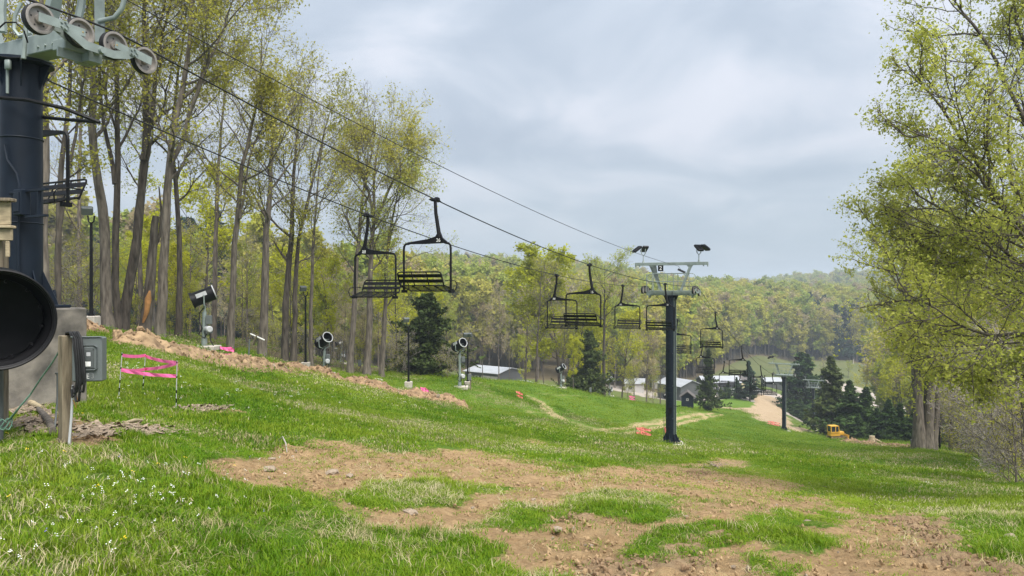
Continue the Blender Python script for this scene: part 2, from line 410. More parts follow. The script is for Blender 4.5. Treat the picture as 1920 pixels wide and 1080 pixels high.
def far_field(x, y):
    t = np.zeros(len(x)); j = (fbm(x * 0.4, y * 0.4, 3) - 0.5)
    for P, w, a in TRACKS:
        q = pline_d(x, y, P) + j * w * 0.8
        rut = np.abs(q - w * 0.55) if w > 0.7 else q
        t = np.maximum(t, a * np.clip(1.3 - rut / (w * 0.5), 0, 1) if w > 0.7 else a * np.clip(1.4 - rut / w, 0, 1))
    r = np.zeros(len(x)); j2 = (fbm(x * 0.2, y * 0.2, 4) - 0.5)
    for P, w in ROAD: r = np.maximum(r, np.clip(0.5 + (w - pline_d(x, y, P) + j2 * w * 1.2) / 1.6, 0, 1))
    l = np.zeros(len(x))
    for a, b, w in LOTW: l = np.maximum(l, np.clip(0.5 + (w - seg_d(x, y, (a.x, a.y), (b.x, b.y)) + j2 * 5) / 2.0, 0, 1))
    return np.maximum(t, 0), r, l
def wood_mask(x, y):
    """1 where the ground is under woods"""
    d = np.maximum(y, 1); px = 960 + x / d * F
    m = np.zeros(len(x))
    edge_l = np.interp(px, [-900, 0, 210, 382, 490, 608, 690, 840, 1000, 1180, 1260, 1330], [24, 27, 30, 37.5, 44, 52.5, 60, 84, 93, 108, 118, 128])
    m = np.maximum(m, np.clip((d - edge_l) / 2.5, 0, 1) * (px < 1262))
    m = m * np.where((px > 800) & (px < 1262) & (d > 128) & (d < 205), 0.5, 1)
    edge_f = np.interp(px, [1230, 1260, 1330, 1420, 1500, 1640, 1950], [210, 225, 275, 368, 374, 388, 380])
    m = np.maximum(m, np.clip((d - edge_f) / 5, 0, 1))
    m = np.maximum(m, np.clip((px - np.interp(d, [20, 30, 48, 62, 110, 200], [2050, 1935, 1850, 1780, 1720, 1640])) / 25, 0, 1) * (d > 18) * (d < 240))
    m = np.maximum(m, ((px > 1470) & (d > 118) & (d < 240)) * 0.45)
    return m

def ground():
    us = np.linspace(-1.15, 1.15, 560); ds = np.concatenate([np.linspace(2.0, 11.5, 12), np.exp(np.linspace(np.log(12.0), np.log(40), 260)), np.exp(np.linspace(np.log(40.3), np.log(3010), 270))])
    OFF = 8.0
    U, D = np.meshgrid(us, ds); x = (U * D).ravel(); y = (D - OFF).ravel()
    z = hgt(x, y)
    bare, mud = near_field(x, y, z); tr, rd, lot = far_field(x, y); wd = wood_mask(x, y)
    near = np.clip((40 - y) / 20, 0, 1)
    rough = (fbm(x * 3.1, y * 3.1, 4) - 0.5) * 0.13 * bare + (fbm(x * 9, y * 9, 4) - 0.5) * 0.10 * bare + (fbm(x * 7, y * 7, 3) - 0.5) * 0.18 * mud + (fbm(x * 2, y * 2, 3) - 0.5) * 0.08 * near
    z = z + rough - 0.03 * bare - 0.05 * tr - 0.06 * rd
    nu, nd = len(us), len(ds)
    i = np.arange((nd - 1) * nu).reshape(nd - 1, nu)[:, :-1].ravel()
    faces = np.stack([i, i + 1, i + nu + 1, i + nu], -1)
    me = arr_mesh("ground", np.stack([x, y, z], -1), [faces], [M_ground])
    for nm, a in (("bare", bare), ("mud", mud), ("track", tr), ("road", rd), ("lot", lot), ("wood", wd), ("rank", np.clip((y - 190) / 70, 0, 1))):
        at = me.attributes.new(nm, "FLOAT", "POINT"); at.data.foreach_set("value", a.astype(np.float32))
    return tag(link("ground", me), "mown green hillside with scraped patches of bare tan earth", None, None, "structure")

def ground_mat():
    m = bpy.data.materials.new("hillside turf and earth"); m.use_nodes = True
    t = m.node_tree; b = t.nodes["Principled BSDF"]; b.inputs["Roughness"].default_value = 0.9; b.inputs["Specular IOR Level"].default_value = 0.15
    g = N(t, "ShaderNodeNewGeometry")
    def noise(scale, detail=5, rough=0.6):
        n = N(t, "ShaderNodeTexNoise"); n.inputs["Scale"].default_value = scale; n.inputs["Detail"].default_value = detail; n.inputs["Roughness"].default_value = rough
        t.links.new(g.outputs["Position"], n.inputs["Vector"]); return n.outputs["Fac"]
    def ramp(fac, *st):
        r = N(t, "ShaderNodeValToRGB"); el = r.color_ramp.elements
        el[0].position, el[0].color = st[0][0], (*st[0][1], 1); el[1].position, el[1].color = st[-1][0], (*st[-1][1], 1)
        for p, c in st[1:-1]: el.new(p).color = (*c, 1)
        t.links.new(fac, r.inputs[0]); return r.outputs[0]
    def attr(n):
        a = N(t, "ShaderNodeAttribute"); a.attribute_name = n; return a.outputs["Fac"]
    def mix(fac, a, b_):
        x = N(t, "ShaderNodeMix", data_type="RGBA"); t.links.new(fac, x.inputs["Factor"]); t.links.new(a, x.inputs["A"]); t.links.new(b_, x.inputs["B"]); return x.outputs["Result"]
    def edge(a, n, lo=0.35, hi=0.65, amt=0.7):
        s = N(t, "ShaderNodeMath", operation="MULTIPLY_ADD"); s.inputs[1].default_value = amt; t.links.new(n, s.inputs[0])
        k = N(t, "ShaderNodeMath", operation="ADD"); k.inputs[1].default_value = -amt / 2
        t.links.new(a, s.inputs[2]); t.links.new(s.outputs[0], k.inputs[0])
        r = N(t, "ShaderNodeMapRange"); r.inputs["From Min"].default_value = lo; r.inputs["From Max"].default_value = hi; t.links.new(k.outputs[0], r.inputs["Value"]); return r.outputs[0]
    fine, mid, big = noise(9, 6, 0.7), noise(1.3, 5), noise(0.13, 4)
    grass = mix(big, ramp(mid, (0.3, (0.060, 0.130, 0.010)), (0.5, (0.095, 0.170, 0.014)), (0.75, (0.155, 0.205, 0.028))), ramp(fine, (0.3, (0.055, 0.115, 0.010)), (0.7, (0.125, 0.20, 0.020))))
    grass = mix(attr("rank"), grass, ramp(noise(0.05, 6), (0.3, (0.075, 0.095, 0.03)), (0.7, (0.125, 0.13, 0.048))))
    earth = mix(fine, ramp(mid, (0.3, (0.29, 0.185, 0.088)), (0.7, (0.47, 0.32, 0.165))), ramp(noise(7, 7, 0.75), (0.38, (0.17, 0.107, 0.054)), (0.6, (0.43, 0.30, 0.165))))
    mudc = ramp(noise(14, 6, 0.7), (0.3, (0.20, 0.13, 0.070)), (0.7, (0.42, 0.30, 0.175)))
    litter = ramp(noise(6, 6, 0.7), (0.3, (0.07, 0.055, 0.03)), (0.55, (0.13, 0.10, 0.055)), (0.75, (0.09, 0.13, 0.03)))
    road = ramp(noise(1.2, 7, 0.7), (0.3, (0.28, 0.205, 0.125)), (0.7, (0.42, 0.32, 0.21)))
    lot = ramp(noise(0.8, 6, 0.65), (0.3, (0.30, 0.26, 0.225)), (0.7, (0.40, 0.355, 0.31)))
    c = mix(edge(attr("wood"), mid), grass, litter)
    c = mix(edge(attr("track"), fine, 0.3, 0.8), c, ramp(fine, (0.3, (0.26, 0.21, 0.095)), (0.7, (0.44, 0.34, 0.19))))
    c = mix(edge(attr("bare"), fine, 0.38, 0.58, 0.8), c, earth)
    c = mix(edge(attr("mud"), fine, 0.4, 0.7, 0.8), c, mudc)
    c = mix(edge(attr("lot"), mid), c, lot)
    c = mix(edge(attr("road"), mid, 0.35, 0.6), c, road)
    t.links.new(c, b.inputs["Base Color"])
    bp = N(t, "ShaderNodeBump"); bp.inputs["Strength"].default_value = 1.0; bp.inputs["Distance"].default_value = 0.08
    t.links.new(noise(13, 7, 0.75), bp.inputs["Height"]); t.links.new(bp.outputs[0], b.inputs["Normal"])
    return m
M_ground = ground_mat()
ground()

# ------------------------------------------------------------------ materials
M_navy = mat("navy painted steel", (0.006, 0.011, 0.020), 0.5, 0.0, 0.25, 3, 0.05, 30, spec=0.22)
M_black = mat("black painted steel", (0.005, 0.005, 0.006), 0.5, 0.0, 0.3, 8, spec=0.2)
M_galv = mat("galvanised grey green steel", (0.22, 0.26, 0.246), 0.5, 0.1, 0.18, 5, 0.03)
M_rim = mat("cast aluminium rim", (0.24, 0.22, 0.20), 0.5, 0.3, 0.2, 9)
M_rubber = mat("black rubber", (0.012, 0.012, 0.013), 0.75, 0, 0.3, 12)
M_brass = mat("brass bolt", (0.45, 0.33, 0.15), 0.35, 0.8)
M_conc = mat("weathered concrete", (0.07, 0.066, 0.06), 0.9, 0, 0.35, 2.6, 0.5, 9, (0.25, 0.225, 0.19))
M_concl = mat("pale concrete", (0.42, 0.38, 0.33), 0.9, 0, 0.2, 3, 0.2)
M_wood = mat("weathered pine post", (0.11, 0.085, 0.055), 0.85, 0, 0.3, 4, 0.3, 14, (0.25, 0.205, 0.14), (6, 6, 0.7))
M_woodl = mat("pale weathered board", (0.33, 0.27, 0.17), 0.85, 0, 0.25, 3, 0.3, 12, None, (1, 6, 6))
M_steelw = mat("white painted steel", (0.44, 0.45, 0.46), 0.45, 0, 0.1)
M_white = mat("white print", (0.78, 0.78, 0.76), 0.6, 0, 0.04)
M_boxg = mat("grey enamel box", (0.115, 0.13, 0.13), 0.45, 0, 0.08, 2)
M_boxd = mat("dark grey enamel", (0.085, 0.095, 0.095), 0.45, 0, 0.1)
M_pink = mat("pink flagging tape", (0.88, 0.15, 0.38), 0.55, 0, 0.1)
M_salmon = mat("faded salmon flagging tape", (0.80, 0.20, 0.18), 0.6, 0, 0.1)
M_rope = mat("greased steel rope", (0.018, 0.018, 0.019), 0.5, 0.3)
M_green = mat("green cord", (0.10, 0.19, 0.14), 0.7, 0, 0.25, 20)
M_glass = mat("dark glass", (0.02, 0.024, 0.03), 0.08, 0, 0.1)
M_yellow = mat("yellow machine paint", (0.62, 0.34, 0.035), 0.5, 0, 0.12, 4)
M_roofw = mat("white metal roof", (0.36, 0.375, 0.40), 0.4, 0.1, 0.1, 0.6)
M_wallg = mat("grey metal siding", (0.075, 0.078, 0.08), 0.6, 0, 0.12, 0.8)
M_wallw = mat("white siding", (0.42, 0.40, 0.38), 0.7, 0, 0.08, 0.8)
M_wallp = mat("cream siding", (0.50, 0.42, 0.27), 0.7, 0, 0.08, 0.8)
M_roofg = mat("grey shingle roof", (0.10, 0.09, 0.085), 0.9, 0, 0.2, 3)
M_bark = mat("grey brown bark", (0.070, 0.056, 0.043), 0.95, 0, 0.35, 3.2, 1.0, 7, (0.185, 0.158, 0.128), (3, 3, 0.5))
M_barkd = mat("dark bark", (0.042, 0.034, 0.027), 0.95, 0, 0.35, 3.2, 1.0, 7, (0.12, 0.10, 0.08), (3, 3, 0.5))
M_twig = mat("grey twigs", (0.10, 0.088, 0.075), 0.95, 0, 0.25, 0.6, 0, None, (0.19, 0.17, 0.145))
M_twigp = mat("pale twigs", (0.26, 0.23, 0.20), 0.95, 0, 0.25, 0.6, 0, None, (0.40, 0.36, 0.32))
M_heart = mat("torn orange heartwood", (0.40, 0.20, 0.07), 0.9, 0, 0.35, 4, 0.4)
M_leafa = leaf_mat("new maple leaves", (0.27, 0.275, 0.04), (0.38, 0.365, 0.06), (0.47, 0.43, 0.10), 0.5)
M_leafb = leaf_mat("fresh green leaves", (0.20, 0.27, 0.04), (0.30, 0.36, 0.06), (0.41, 0.44, 0.09), 0.5)
M_leafn = leaf_mat("near maple leaves", (0.27, 0.32, 0.05), (0.39, 0.425, 0.075), (0.52, 0.52, 0.13), 0.6)
M_leafy = leaf_mat("bright yellow green leaves", (0.29, 0.32, 0.03), (0.40, 0.415, 0.045), (0.50, 0.49, 0.08), 0.5)
M_gold = leaf_mat("golden spring leaves", (0.30, 0.33, 0.018), (0.41, 0.43, 0.025), (0.51, 0.50, 0.045), 0.5)
M_leafp = leaf_mat("pinkish buds", (0.32, 0.25, 0.15), (0.40, 0.33, 0.18), (0.42, 0.38, 0.18), 0.5)
M_needle = leaf_mat("dark spruce needles", (0.026, 0.056, 0.014), (0.044, 0.084, 0.020), (0.07, 0.115, 0.03), 0.15, 0.7, 0.8)
M_needleb = leaf_mat("olive needles", (0.040, 0.062, 0.018), (0.062, 0.088, 0.024), (0.09, 0.115, 0.034), 0.15, 0.7, 0.8)
M_pine = leaf_mat("blue green pine needles", (0.018, 0.04, 0.026), (0.03, 0.06, 0.034), (0.045, 0.08, 0.04), 0.1, 0.7, 0.8)
M_earth = mat("heaped tan earth", (0.15, 0.095, 0.05), 0.95, 0, 0.3, 2.6, 1.0, 7, (0.36, 0.25, 0.14))
M_earthb = mat("heaped brown earth", (0.16, 0.10, 0.055), 0.95, 0, 0.3, 2.6, 1.0, 7, (0.34, 0.225, 0.125))
M_stone = mat("pale field stone", (0.26, 0.205, 0.15), 0.9, 0, 0.3, 5, 0.4)
M_red = mat("red car paint", (0.35, 0.03, 0.03), 0.3, 0, 0.05)
M_silver = mat("silver car paint", (0.45, 0.46, 0.48), 0.3, 0.3, 0.05)
M_chip = mat("dead leaves and chips", (0.12, 0.085, 0.055), 0.95, 0, 0.4, 30, 0, None, (0.33, 0.26, 0.19))

# ------------------------------------------------------------------ scattering (ground cover)
def scatter(name, pts, rot, scl, idx, srcs, label, kind="stuff"):
    me = bpy.data.meshes.new(name); me.vertices.add(len(pts)); me.vertices.foreach_set("co", np.asarray(pts, np.float32).ravel())
    a = me.attributes.new("rot", "FLOAT_VECTOR", "POINT"); a.data.foreach_set("vector", np.asarray(rot, np.float32).ravel())
    a = me.attributes.new("scl", "FLOAT_VECTOR", "POINT"); a.data.foreach_set("vector", np.asarray(scl, np.float32).ravel())
    a = me.attributes.new("idx", "INT", "POINT"); a.data.foreach_set("value", np.asarray(idx, np.int32))
    c = bpy.data.collections.new(name + " sources")
    for i, s in enumerate(srcs):
        o = bpy.data.objects.new("%s_piece_%02d" % (name, i), s); c.objects.link(o)
    ng = bpy.data.node_groups.new(name, "GeometryNodeTree")
    ng.interface.new_socket("Geometry", in_out="INPUT", socket_type="NodeSocketGeometry"); ng.interface.new_socket("Geometry", in_out="OUTPUT", socket_type="NodeSocketGeometry")
    gi = ng.nodes.new("NodeGroupInput"); go = ng.nodes.new("NodeGroupOutput"); ip = ng.nodes.new("GeometryNodeInstanceOnPoints"); ci = ng.nodes.new("GeometryNodeCollectionInfo")
    ci.inputs["Collection"].default_value = c; ci.inputs["Separate Children"].default_value = True; ci.inputs["Reset Children"].default_value = True
    ip.inputs["Pick Instance"].default_value = True
    def na(n, t):
        x = ng.nodes.new("GeometryNodeInputNamedAttribute"); x.data_type = t; x.inputs["Name"].default_value = n; return x.outputs[0]
    ng.links.new(gi.outputs[0], ip.inputs["Points"]); ng.links.new(ci.outputs[0], ip.inputs["Instance"])
    ng.links.new(na("idx", "INT"), ip.inputs["Instance Index"]); ng.links.new(na("rot", "FLOAT_VECTOR"), ip.inputs["Rotation"]); ng.links.new(na("scl", "FLOAT_VECTOR"), ip.inputs["Scale"])
    ng.links.new(ip.outputs[0], go.inputs[0])
    o = link(name, me); md = o.modifiers.new("scatter", "NODES"); md.node_group = ng
    return tag(o, label, None, None, kind)

def tuft(name, n, rad, h, w, m, lean=0.5, seed=0):
    r = np.random.default_rng(seed)
    a = r.uniform(0, 2 * np.pi, n); q = rad * np.sqrt(r.random(n)); bx, by = q * np.cos(a), q * np.sin(a)
    hh = h * r.uniform(0.45, 1.15, n); ph = r.uniform(0, 2 * np.pi, n); ln = lean * r.uniform(0.2, 1.3, n) * hh
    sx, sy = np.cos(ph + np.pi / 2) * w / 2, np.sin(ph + np.pi / 2) * w / 2
    L = lambda t, k: np.stack([bx + np.cos(ph) * ln * k, by + np.sin(ph) * ln * k, hh * t], -1)
    s = np.stack([sx, sy, np.zeros(n)], -1)
    b0, b1, b2 = L(-0.08, 0), L(0.6, 0.35), L(0.92, 1.0)
    v = np.stack([b0 - s, b0 + s, b1 - s * 0.8, b1 + s * 0.8, b2], 1).reshape(-1, 3)
    i = np.arange(n) * 5
    return arr_mesh(name, v, [np.stack([i, i + 1, i + 3, i + 2], -1), np.stack([i + 2, i + 3, i + 4], -1)], [m])
M_grass = leaf_mat("grass blades", (0.048, 0.130, 0.003), (0.105, 0.205, 0.006), (0.21, 0.28, 0.022), 0.35, 0.55, 0.9)
M_straw = leaf_mat("dry grass blades", (0.20, 0.19, 0.08), (0.34, 0.29, 0.15), (0.46, 0.40, 0.25), 0.2, 0.7, 1.0)

def make_grass():
    srcs = [tuft("tuft", 19, 0.09, 0.046, 0.006, M_grass, 1.1, s) for s in range(4)] + [tuft("tuft", 20, 0.08, 0.10, 0.006, M_grass, 0.9, 9 + s) for s in range(2)] + [tuft("tuft", 11, 0.11, 0.085, 0.005, M_straw, 1.7, 20 + s) for s in range(2)] \
        + [tuft("tuft", 26, 0.26, 0.062, 0.012, M_grass if s < 3 else M_straw, 0.9, 30 + s) for s in range(4)] + [tuft("tuft", 30, 0.6, 0.070, 0.026, M_grass if s < 3 else M_straw, 0.8, 40 + s) for s in range(4)] + [tuft("tuft", 34, 1.1, 0.070, 0.05, M_grass, 1.0, 50 + s) for s in range(4)]
    P, R, SC, I = [], [], [], []
    for d0, d1, n, base, kk in ((4.2, 14, 60000, 0, 1.0), (12, 32, 62000, 8, 1.0), (28, 66, 46000, 12, 1.0), (60, 150, 60000, 16, 1.0)):
        d = np.sqrt(rng.uniform(d0 ** 2, d1 ** 2, n)); u = rng.uniform(-0.80, 0.80, n); x = u * d
        z = hgt(x, d); bare, mud = near_field(x, d, z); tr, rd, lot = far_field(x, d); wd = wood_mask(x, d)
        p = 1 - np.clip((bare + (fbm(x * 4, d * 4, 3) - 0.5) * 1.2 - 0.24) * 2.4, 0, 0.955)
        p = p * (1 - np.clip(tr * 2.2, 0, 0.98)) * (1 - rd) * (1 - wd * 0.9)
        p = p * np.clip(0.55 + 1.6 * (fbm(x * 1.7 + 60, d * 1.7 + 25, 3) - 0.3), 0.35, 1)
        keep = rng.random(n) < p
        x, d, z, bare = x[keep], d[keep], z[keep], bare[keep]; k = len(x)
        cl = fbm(x * 0.9 + 3, d * 0.9 + 8, 3)
        s = (0.6 + 1.0 * np.clip((cl - 0.3) * 2, 0, 1)) * rng.uniform(0.7, 1.3, k) * (1 - 0.5 * np.clip(bare * 2, 0, 1))
        if base == 0:
            tall = (fbm(x * 0.8 + 70, d * 0.8 + 3, 3) > 0.56) & (rng.random(k) < 0.5)
            dry = rng.random(k) < np.clip((fbm(x * 0.7 + 11, d * 0.7 + 40, 3) - 0.48) * 2.2, 0.04, 0.28)
            idx = np.where(dry, rng.integers(6, 8, k), np.where(tall, rng.integers(4, 6, k), rng.integers(0, 4, k)))
        else: idx = base + np.where(rng.random(k) < (np.clip((fbm(x * .35 + 11, d * .35 + 40, 3) - .46) * 1.8, .02, .4) if base < 16 else 0.0), 3, rng.integers(0, 3, k))
        P.append(np.stack([x, d, z], -1)); R.append(np.stack([rng.normal(0, 0.12, k), rng.normal(0, 0.12, k), rng.uniform(0, 6.28, k)], -1))
        wv = rng.uniform(0.9, 1.2, k); SC.append(np.stack([wv, wv, s], -1)); I.append(idx)
    scatter("grass", np.concatenate(P), np.concatenate(R), np.concatenate(SC), np.concatenate(I), srcs, "short uneven green grass with straw blades over the slope")
make_grass()

def blob_mesh(name, m, seed, k=0.35, flat=0.6):
    r = np.random.default_rng(seed); import bmesh
    bm = bmesh.new(); bmesh.ops.create_icosphere(bm, subdivisions=1, radius=1)
    for v in bm.verts: v.co *= 1 + r.uniform(-k, k); v.co.z *= flat
    me = bpy.data.meshes.new(name); bm.to_mesh(me); bm.free(); me.materials.append(m); return me
def make_rubble():
    n = 80000; d = np.sqrt(rng.uniform(4.4 ** 2, 21 ** 2, n)); x = rng.uniform(-0.75, 0.75, n) * d; z = hgt(x, d)
    b, mud = near_field(x, d, z); keep = rng.random(n) < np.clip((b - 0.35) * 0.7 + mud * 0.8, 0, 1) * np.clip(fbm(x * 1.4, d * 1.4, 3) * 2.6 - 0.75, 0.05, 1)
    x, d, z, mud = x[keep], d[keep], z[keep], mud[keep]; k = len(x)
    s = np.exp(rng.normal(np.log(0.012), 0.55, k)) * (1 + mud * .5); s = np.clip(s, 0.005, 0.026)
    idx = np.where(mud > 0.5, 2, np.where(rng.random(k) < 0.04, 3, rng.integers(0, 2, k)))
    M_clod = mat("crumbled tan earth", (0.23, 0.15, 0.075), 0.95, 0, 0.2, 30, 0, None, (0.40, 0.28, 0.155)); M_clodb = mat("crumbled brown earth", (0.14, 0.09, 0.05), 0.95, 0, 0.2, 30, 0, None, (0.30, 0.20, 0.115))
    srcs = [blob_mesh("clod", M_clod, 1), blob_mesh("clod", M_clod, 2), blob_mesh("clod", M_clodb, 3), blob_mesh("clod", M_stone, 4)]
    scatter("clods", np.stack([x, d, z + 0.0 * s], -1), rng.uniform(0, 6.28, (k, 3)), np.stack([s * rng.uniform(.8, 1.6, k), s, s], -1), idx, srcs, "crumbled clods and small stones on the bare earth")
make_rubble()
def make_flowers():
    M_fw = mat("white petals", (0.75, 0.75, 0.72), 0.7); M_fy = mat("dandelion petals", (0.75, 0.52, 0.02), 0.7); M_fv = mat("violet petals", (0.18, 0.16, 0.45), 0.7)
    def fl(m, seed):
        b = MB(); r = random.Random(seed)
        for k in range(4):
            a = r.random() * 6.28; q = 0.018 * r.random() * 2; c = Vector((q * math.cos(a), q * math.sin(a), 0.075 + 0.03 * r.random()))
            b.add([c + Vector((0.011 * math.cos(t), 0.011 * math.sin(t), 0.003 * (i % 2))) for i, t in enumerate([j * math.pi / 3 for j in range(6)])] + [c + Vector((0, 0, 0.006))], [(i, (i + 1) % 6, 6) for i in range(6)])
        return b.mesh("flower", m)
    srcs = [fl(M_fw, 1), fl(M_fw, 2), fl(M_fy, 3), fl(M_fv, 4)]
    spots = [(60, 1000, 260, 60, 0.55), (300, 940, 200, 40, 0.5), (560, 735, 170, 26, 0.5), (700, 755, 90, 14, 0.4), (420, 740, 150, 26, 0.4), (330, 900, 200, 40, 0.4), (1780, 905, 120, 20, 0.1), (250, 690, 60, 12, 0.3)]
    P, I, SC = [], [], []
    for cx, cy, sx, sy, q in spots:
        for _ in range(int(60 * q)):
            px, py = rng.normal(cx, sx * 0.6), rng.normal(cy, sy * 0.6)
            if not (0 < px < 1920 and 560 < py < 1079): continue
            P.append((px, py)); u = rng.random(); I.append(0 if u < .47 else 1 if u < .94 else 2 if u < .965 else 3); SC.append(1)
    for px, py in [(14, 825), (15, 950), (50, 858), (122, 862), (155, 786), (320, 790), (297, 884), (250, 900), (440, 885), (752, 902)]: P.append((px, py)); I.append(2); SC.append(1.0)
    Pw = [hit(*p) for p in P]; k = len(Pw)
    cl = np.array([p.y for p in Pw]); s = np.clip(cl / 20, 0.42, 1.9) * rng.uniform(.7, 1.3, k) * np.array(SC)
    scatter("wildflowers", [tuple(p) for p in Pw], np.stack([np.zeros(k), np.zeros(k), rng.uniform(0, 6.28, k)], -1), np.stack([s, s, s * 0 + 1.0], -1), I, srcs, "tiny white and yellow flowers dotted through the grass")
make_flowers()
def make_chips():
    srcs = []
    for sd in range(4):
        r = random.Random(sd); b = MB()
        L, w = r.uniform(.03, .07), r.uniform(.012, .03)
        b.add([(-L, -w, 0), (L, -w * .6, 0.01), (L * .9, w, 0.0), (-L * .8, w * .8, 0.012), (0, 0, 0.018)], [(0, 1, 4), (1, 2, 4), (2, 3, 4), (3, 0, 4)]); srcs.append(b.mesh("chip", M_chip))
    P = []
    for cx, cy, sx, sy, n in ((230, 812, 110, 9, 420), (70, 800, 50, 12, 160), (385, 767, 45, 4, 200), (60, 770, 40, 8, 80), (1340, 874, 20, 6, 60), (1600, 930, 300, 60, 15)):
        for _ in range(n): P.append((rng.normal(cx, sx * .5), min(1078, rng.normal(cy, sy * .6))))
    Pw = [hit(max(2, p[0]), p[1]) for p in P]; k = len(Pw)
    s = rng.uniform(.5, 1.5, k)
    scatter("leaf_litter", [(p.x, p.y, p.z + 0.04) for p in Pw], np.stack([rng.normal(0, .3, k), rng.normal(0, .3, k), rng.uniform(0, 6.28, k)], -1), np.stack([s] * 3, -1), rng.integers(0, 4, k), srcs, "brown dead leaves and wood chips below the lift tower")
make_chips()

# ------------------------------------------------------------------ windrow of dug earth
def berm(name, pts, wid, hei, m, label, seed):
    P = [hit(p[0], p[1], 18) for p in pts]
    cs = [0.0]
    for a, b in zip(P[:-1], P[1:]): cs.append(cs[-1] + (Vector((b.x, b.y)) - Vector((a.x, a.y))).length)
    n = int(cs[-1] / 0.09); s = np.linspace(0, cs[-1], n); cx = np.interp(s, cs, [p.x for p in P]); cy = np.interp(s, cs, [p.y for p in P])
    tx, ty = np.gradient(cx), np.gradient(cy); q = np.hypot(tx, ty); tx, ty = tx / q, ty / q
    mm = 32; v = np.linspace(-1, 1, mm); env = np.clip(np.minimum(s, cs[-1] - s) / 1.5, 0, 1) ** 0.7
    Wd = wid * (0.75 + 0.5 * fbm(s * 0.35 + seed, s * 0 + 3, 3)) * (0.4 + 0.6 * env)
    x = cx[:, None] - ty[:, None] * v[None] * Wd[:, None]; y = cy[:, None] + tx[:, None] * v[None] * Wd[:, None]
    prof = np.clip(1 - np.abs(v) ** 1.7, 0, 1)[None]
    h = hei * (0.35 + 1.3 * fbm(s * 0.5 + seed * 3, s * 0 + 9, 4))[:, None] * env[:, None] * prof
    xr, yr = x.ravel(), y.ravel()
    lump = ((fbm(xr * 1.6, yr * 1.6, 3) - 0.5) * 0.35 + (fbm(xr * 5, yr * 5, 4) - 0.5) * 0.42).reshape(x.shape) * np.sqrt(prof) * env[:, None]
    z = hgt(xr, yr).reshape(x.shape) + h + lump - 0.10
    i = np.arange((n - 1) * mm).reshape(n - 1, mm)[:, :-1].ravel()
    me = arr_mesh(name, np.stack([x.ravel(), y.ravel(), z.ravel()], -1), [np.stack([i, i + 1, i + mm + 1, i + mm], -1)], [m])
    bv = np.stack([x.ravel(), y.ravel(), z.ravel()], -1); BERMS.append(bv)
    return tag(link(name, me), label, None, None, "structure")
BERMS = []
berm("earth_bank", [(205, 642), (250, 648), (330, 664), (420, 682), (500, 696), (560, 704)], 1.15, 0.50, M_earth, "long bank of freshly dug tan earth along the tree line", 1)
berm("earth_bank", [(525, 690), (600, 705), (680, 722), (760, 742), (830, 752), (885, 764)], 1.1, 0.45, M_earthb, "lower bank of dug brown earth running out into the grass", 5)
berm("earth_bank", [(118, 622), (160, 618), (205, 628)], 1.2, 0.4, M_earthb, "short spoil bank behind the concrete footing", 8)
berm("earth_bank", [(1580, 828), (1630, 833), (1680, 838), (1720, 842)], 1.6, 0.35, M_earthb, "churned earth bank beyond the lower meadow", 12) if True else None

def berm_clods():
    P = []
    for i, bv in enumerate(BERMS):
        k = rng.integers(0, len(bv), len(bv) // 9); P.append((bv[k], np.full(len(k), 0 if i == 0 else 1)))
    pp = np.concatenate([p for p, _ in P]) + rng.normal(0, .04, (sum(len(p) for p, _ in P), 3)); ii = np.concatenate([q for _, q in P]); k = len(pp)
    s = np.clip(np.exp(rng.normal(np.log(.055), .55, k)), .02, .22); idx = np.where(rng.random(k) < .06, 4, ii * 2 + rng.integers(0, 2, k))
    srcs = [blob_mesh("lump", M_earth, 81), blob_mesh("lump", M_earth, 82), blob_mesh("lump", M_earthb, 83), blob_mesh("lump", M_earthb, 84), blob_mesh("lump", M_stone, 85)]
    scatter("earth_lumps", pp, rng.uniform(0, 6.28, (k, 3)), np.stack([s, s, s], -1), idx, srcs, "loose lumps of earth over the dug banks")
berm_clods()
# ------------------------------------------------------------------ tree growing (all arrays)
def unit(a): return a / np.maximum(np.linalg.norm(a, axis=-1, keepdims=True), 1e-9)
def limbs(P, R, L, root, cnt, t0, t1, ang, angj, frac, npts, up, wig, rfrac, rg, prof=None, rmin=0.004, az=None):
    B, n, _ = P.shape; T = B * cnt
    pi = np.repeat(np.arange(B), cnt); k = np.tile(np.arange(cnt), B)
    t = t0 + (t1 - t0) * (k + rg.random(T)) / cnt
    f = t * (n - 1); i0 = np.minimum(f.astype(int), n - 2); fr = (f - i0)[:, None]
    A, Bp = P[pi, i0], P[pi, i0 + 1]; p0 = A * (1 - fr) + Bp * fr; tan = unit(Bp - A)
    ra = R[pi, i0] * (1 - fr[:, 0]) + R[pi, i0 + 1] * fr[:, 0]
    ref = unit(rg.normal(size=(T, 3))); per = unit(np.cross(tan, ref))
    if az is not None:
        per = unit(np.stack([np.cos(az), np.sin(az), np.zeros_like(az)], -1)); per = unit(per - tan * (per * tan).sum(-1, keepdims=True))
    a = np.radians(ang + angj * rg.normal(size=T))[:, None]
    d = np.cos(a) * tan + np.sin(a) * per
    ln = L[pi] * frac * rg.uniform(0.65, 1.2, T)
    if prof is not None: ln = ln * prof(t)
    Q = np.empty((T, npts, 3)); Q[:, 0] = p0; step = (ln / (npts - 1))[:, None]
    for i in range(1, npts):
        d = unit(d + wig * rg.normal(size=(T, 3)) + np.array([0, 0, up]))
        Q[:, i] = Q[:, i - 1] + d * step
    r0 = np.maximum(ra * rfrac * rg.uniform(0.7, 1.1, T), rmin)
    RR = r0[:, None] * np.linspace(1, 0.25, npts)[None]
    rt = root[pi] if root is not None else np.arange(T)
    return Q, np.maximum(RR, rmin * 0.6), ln, rt
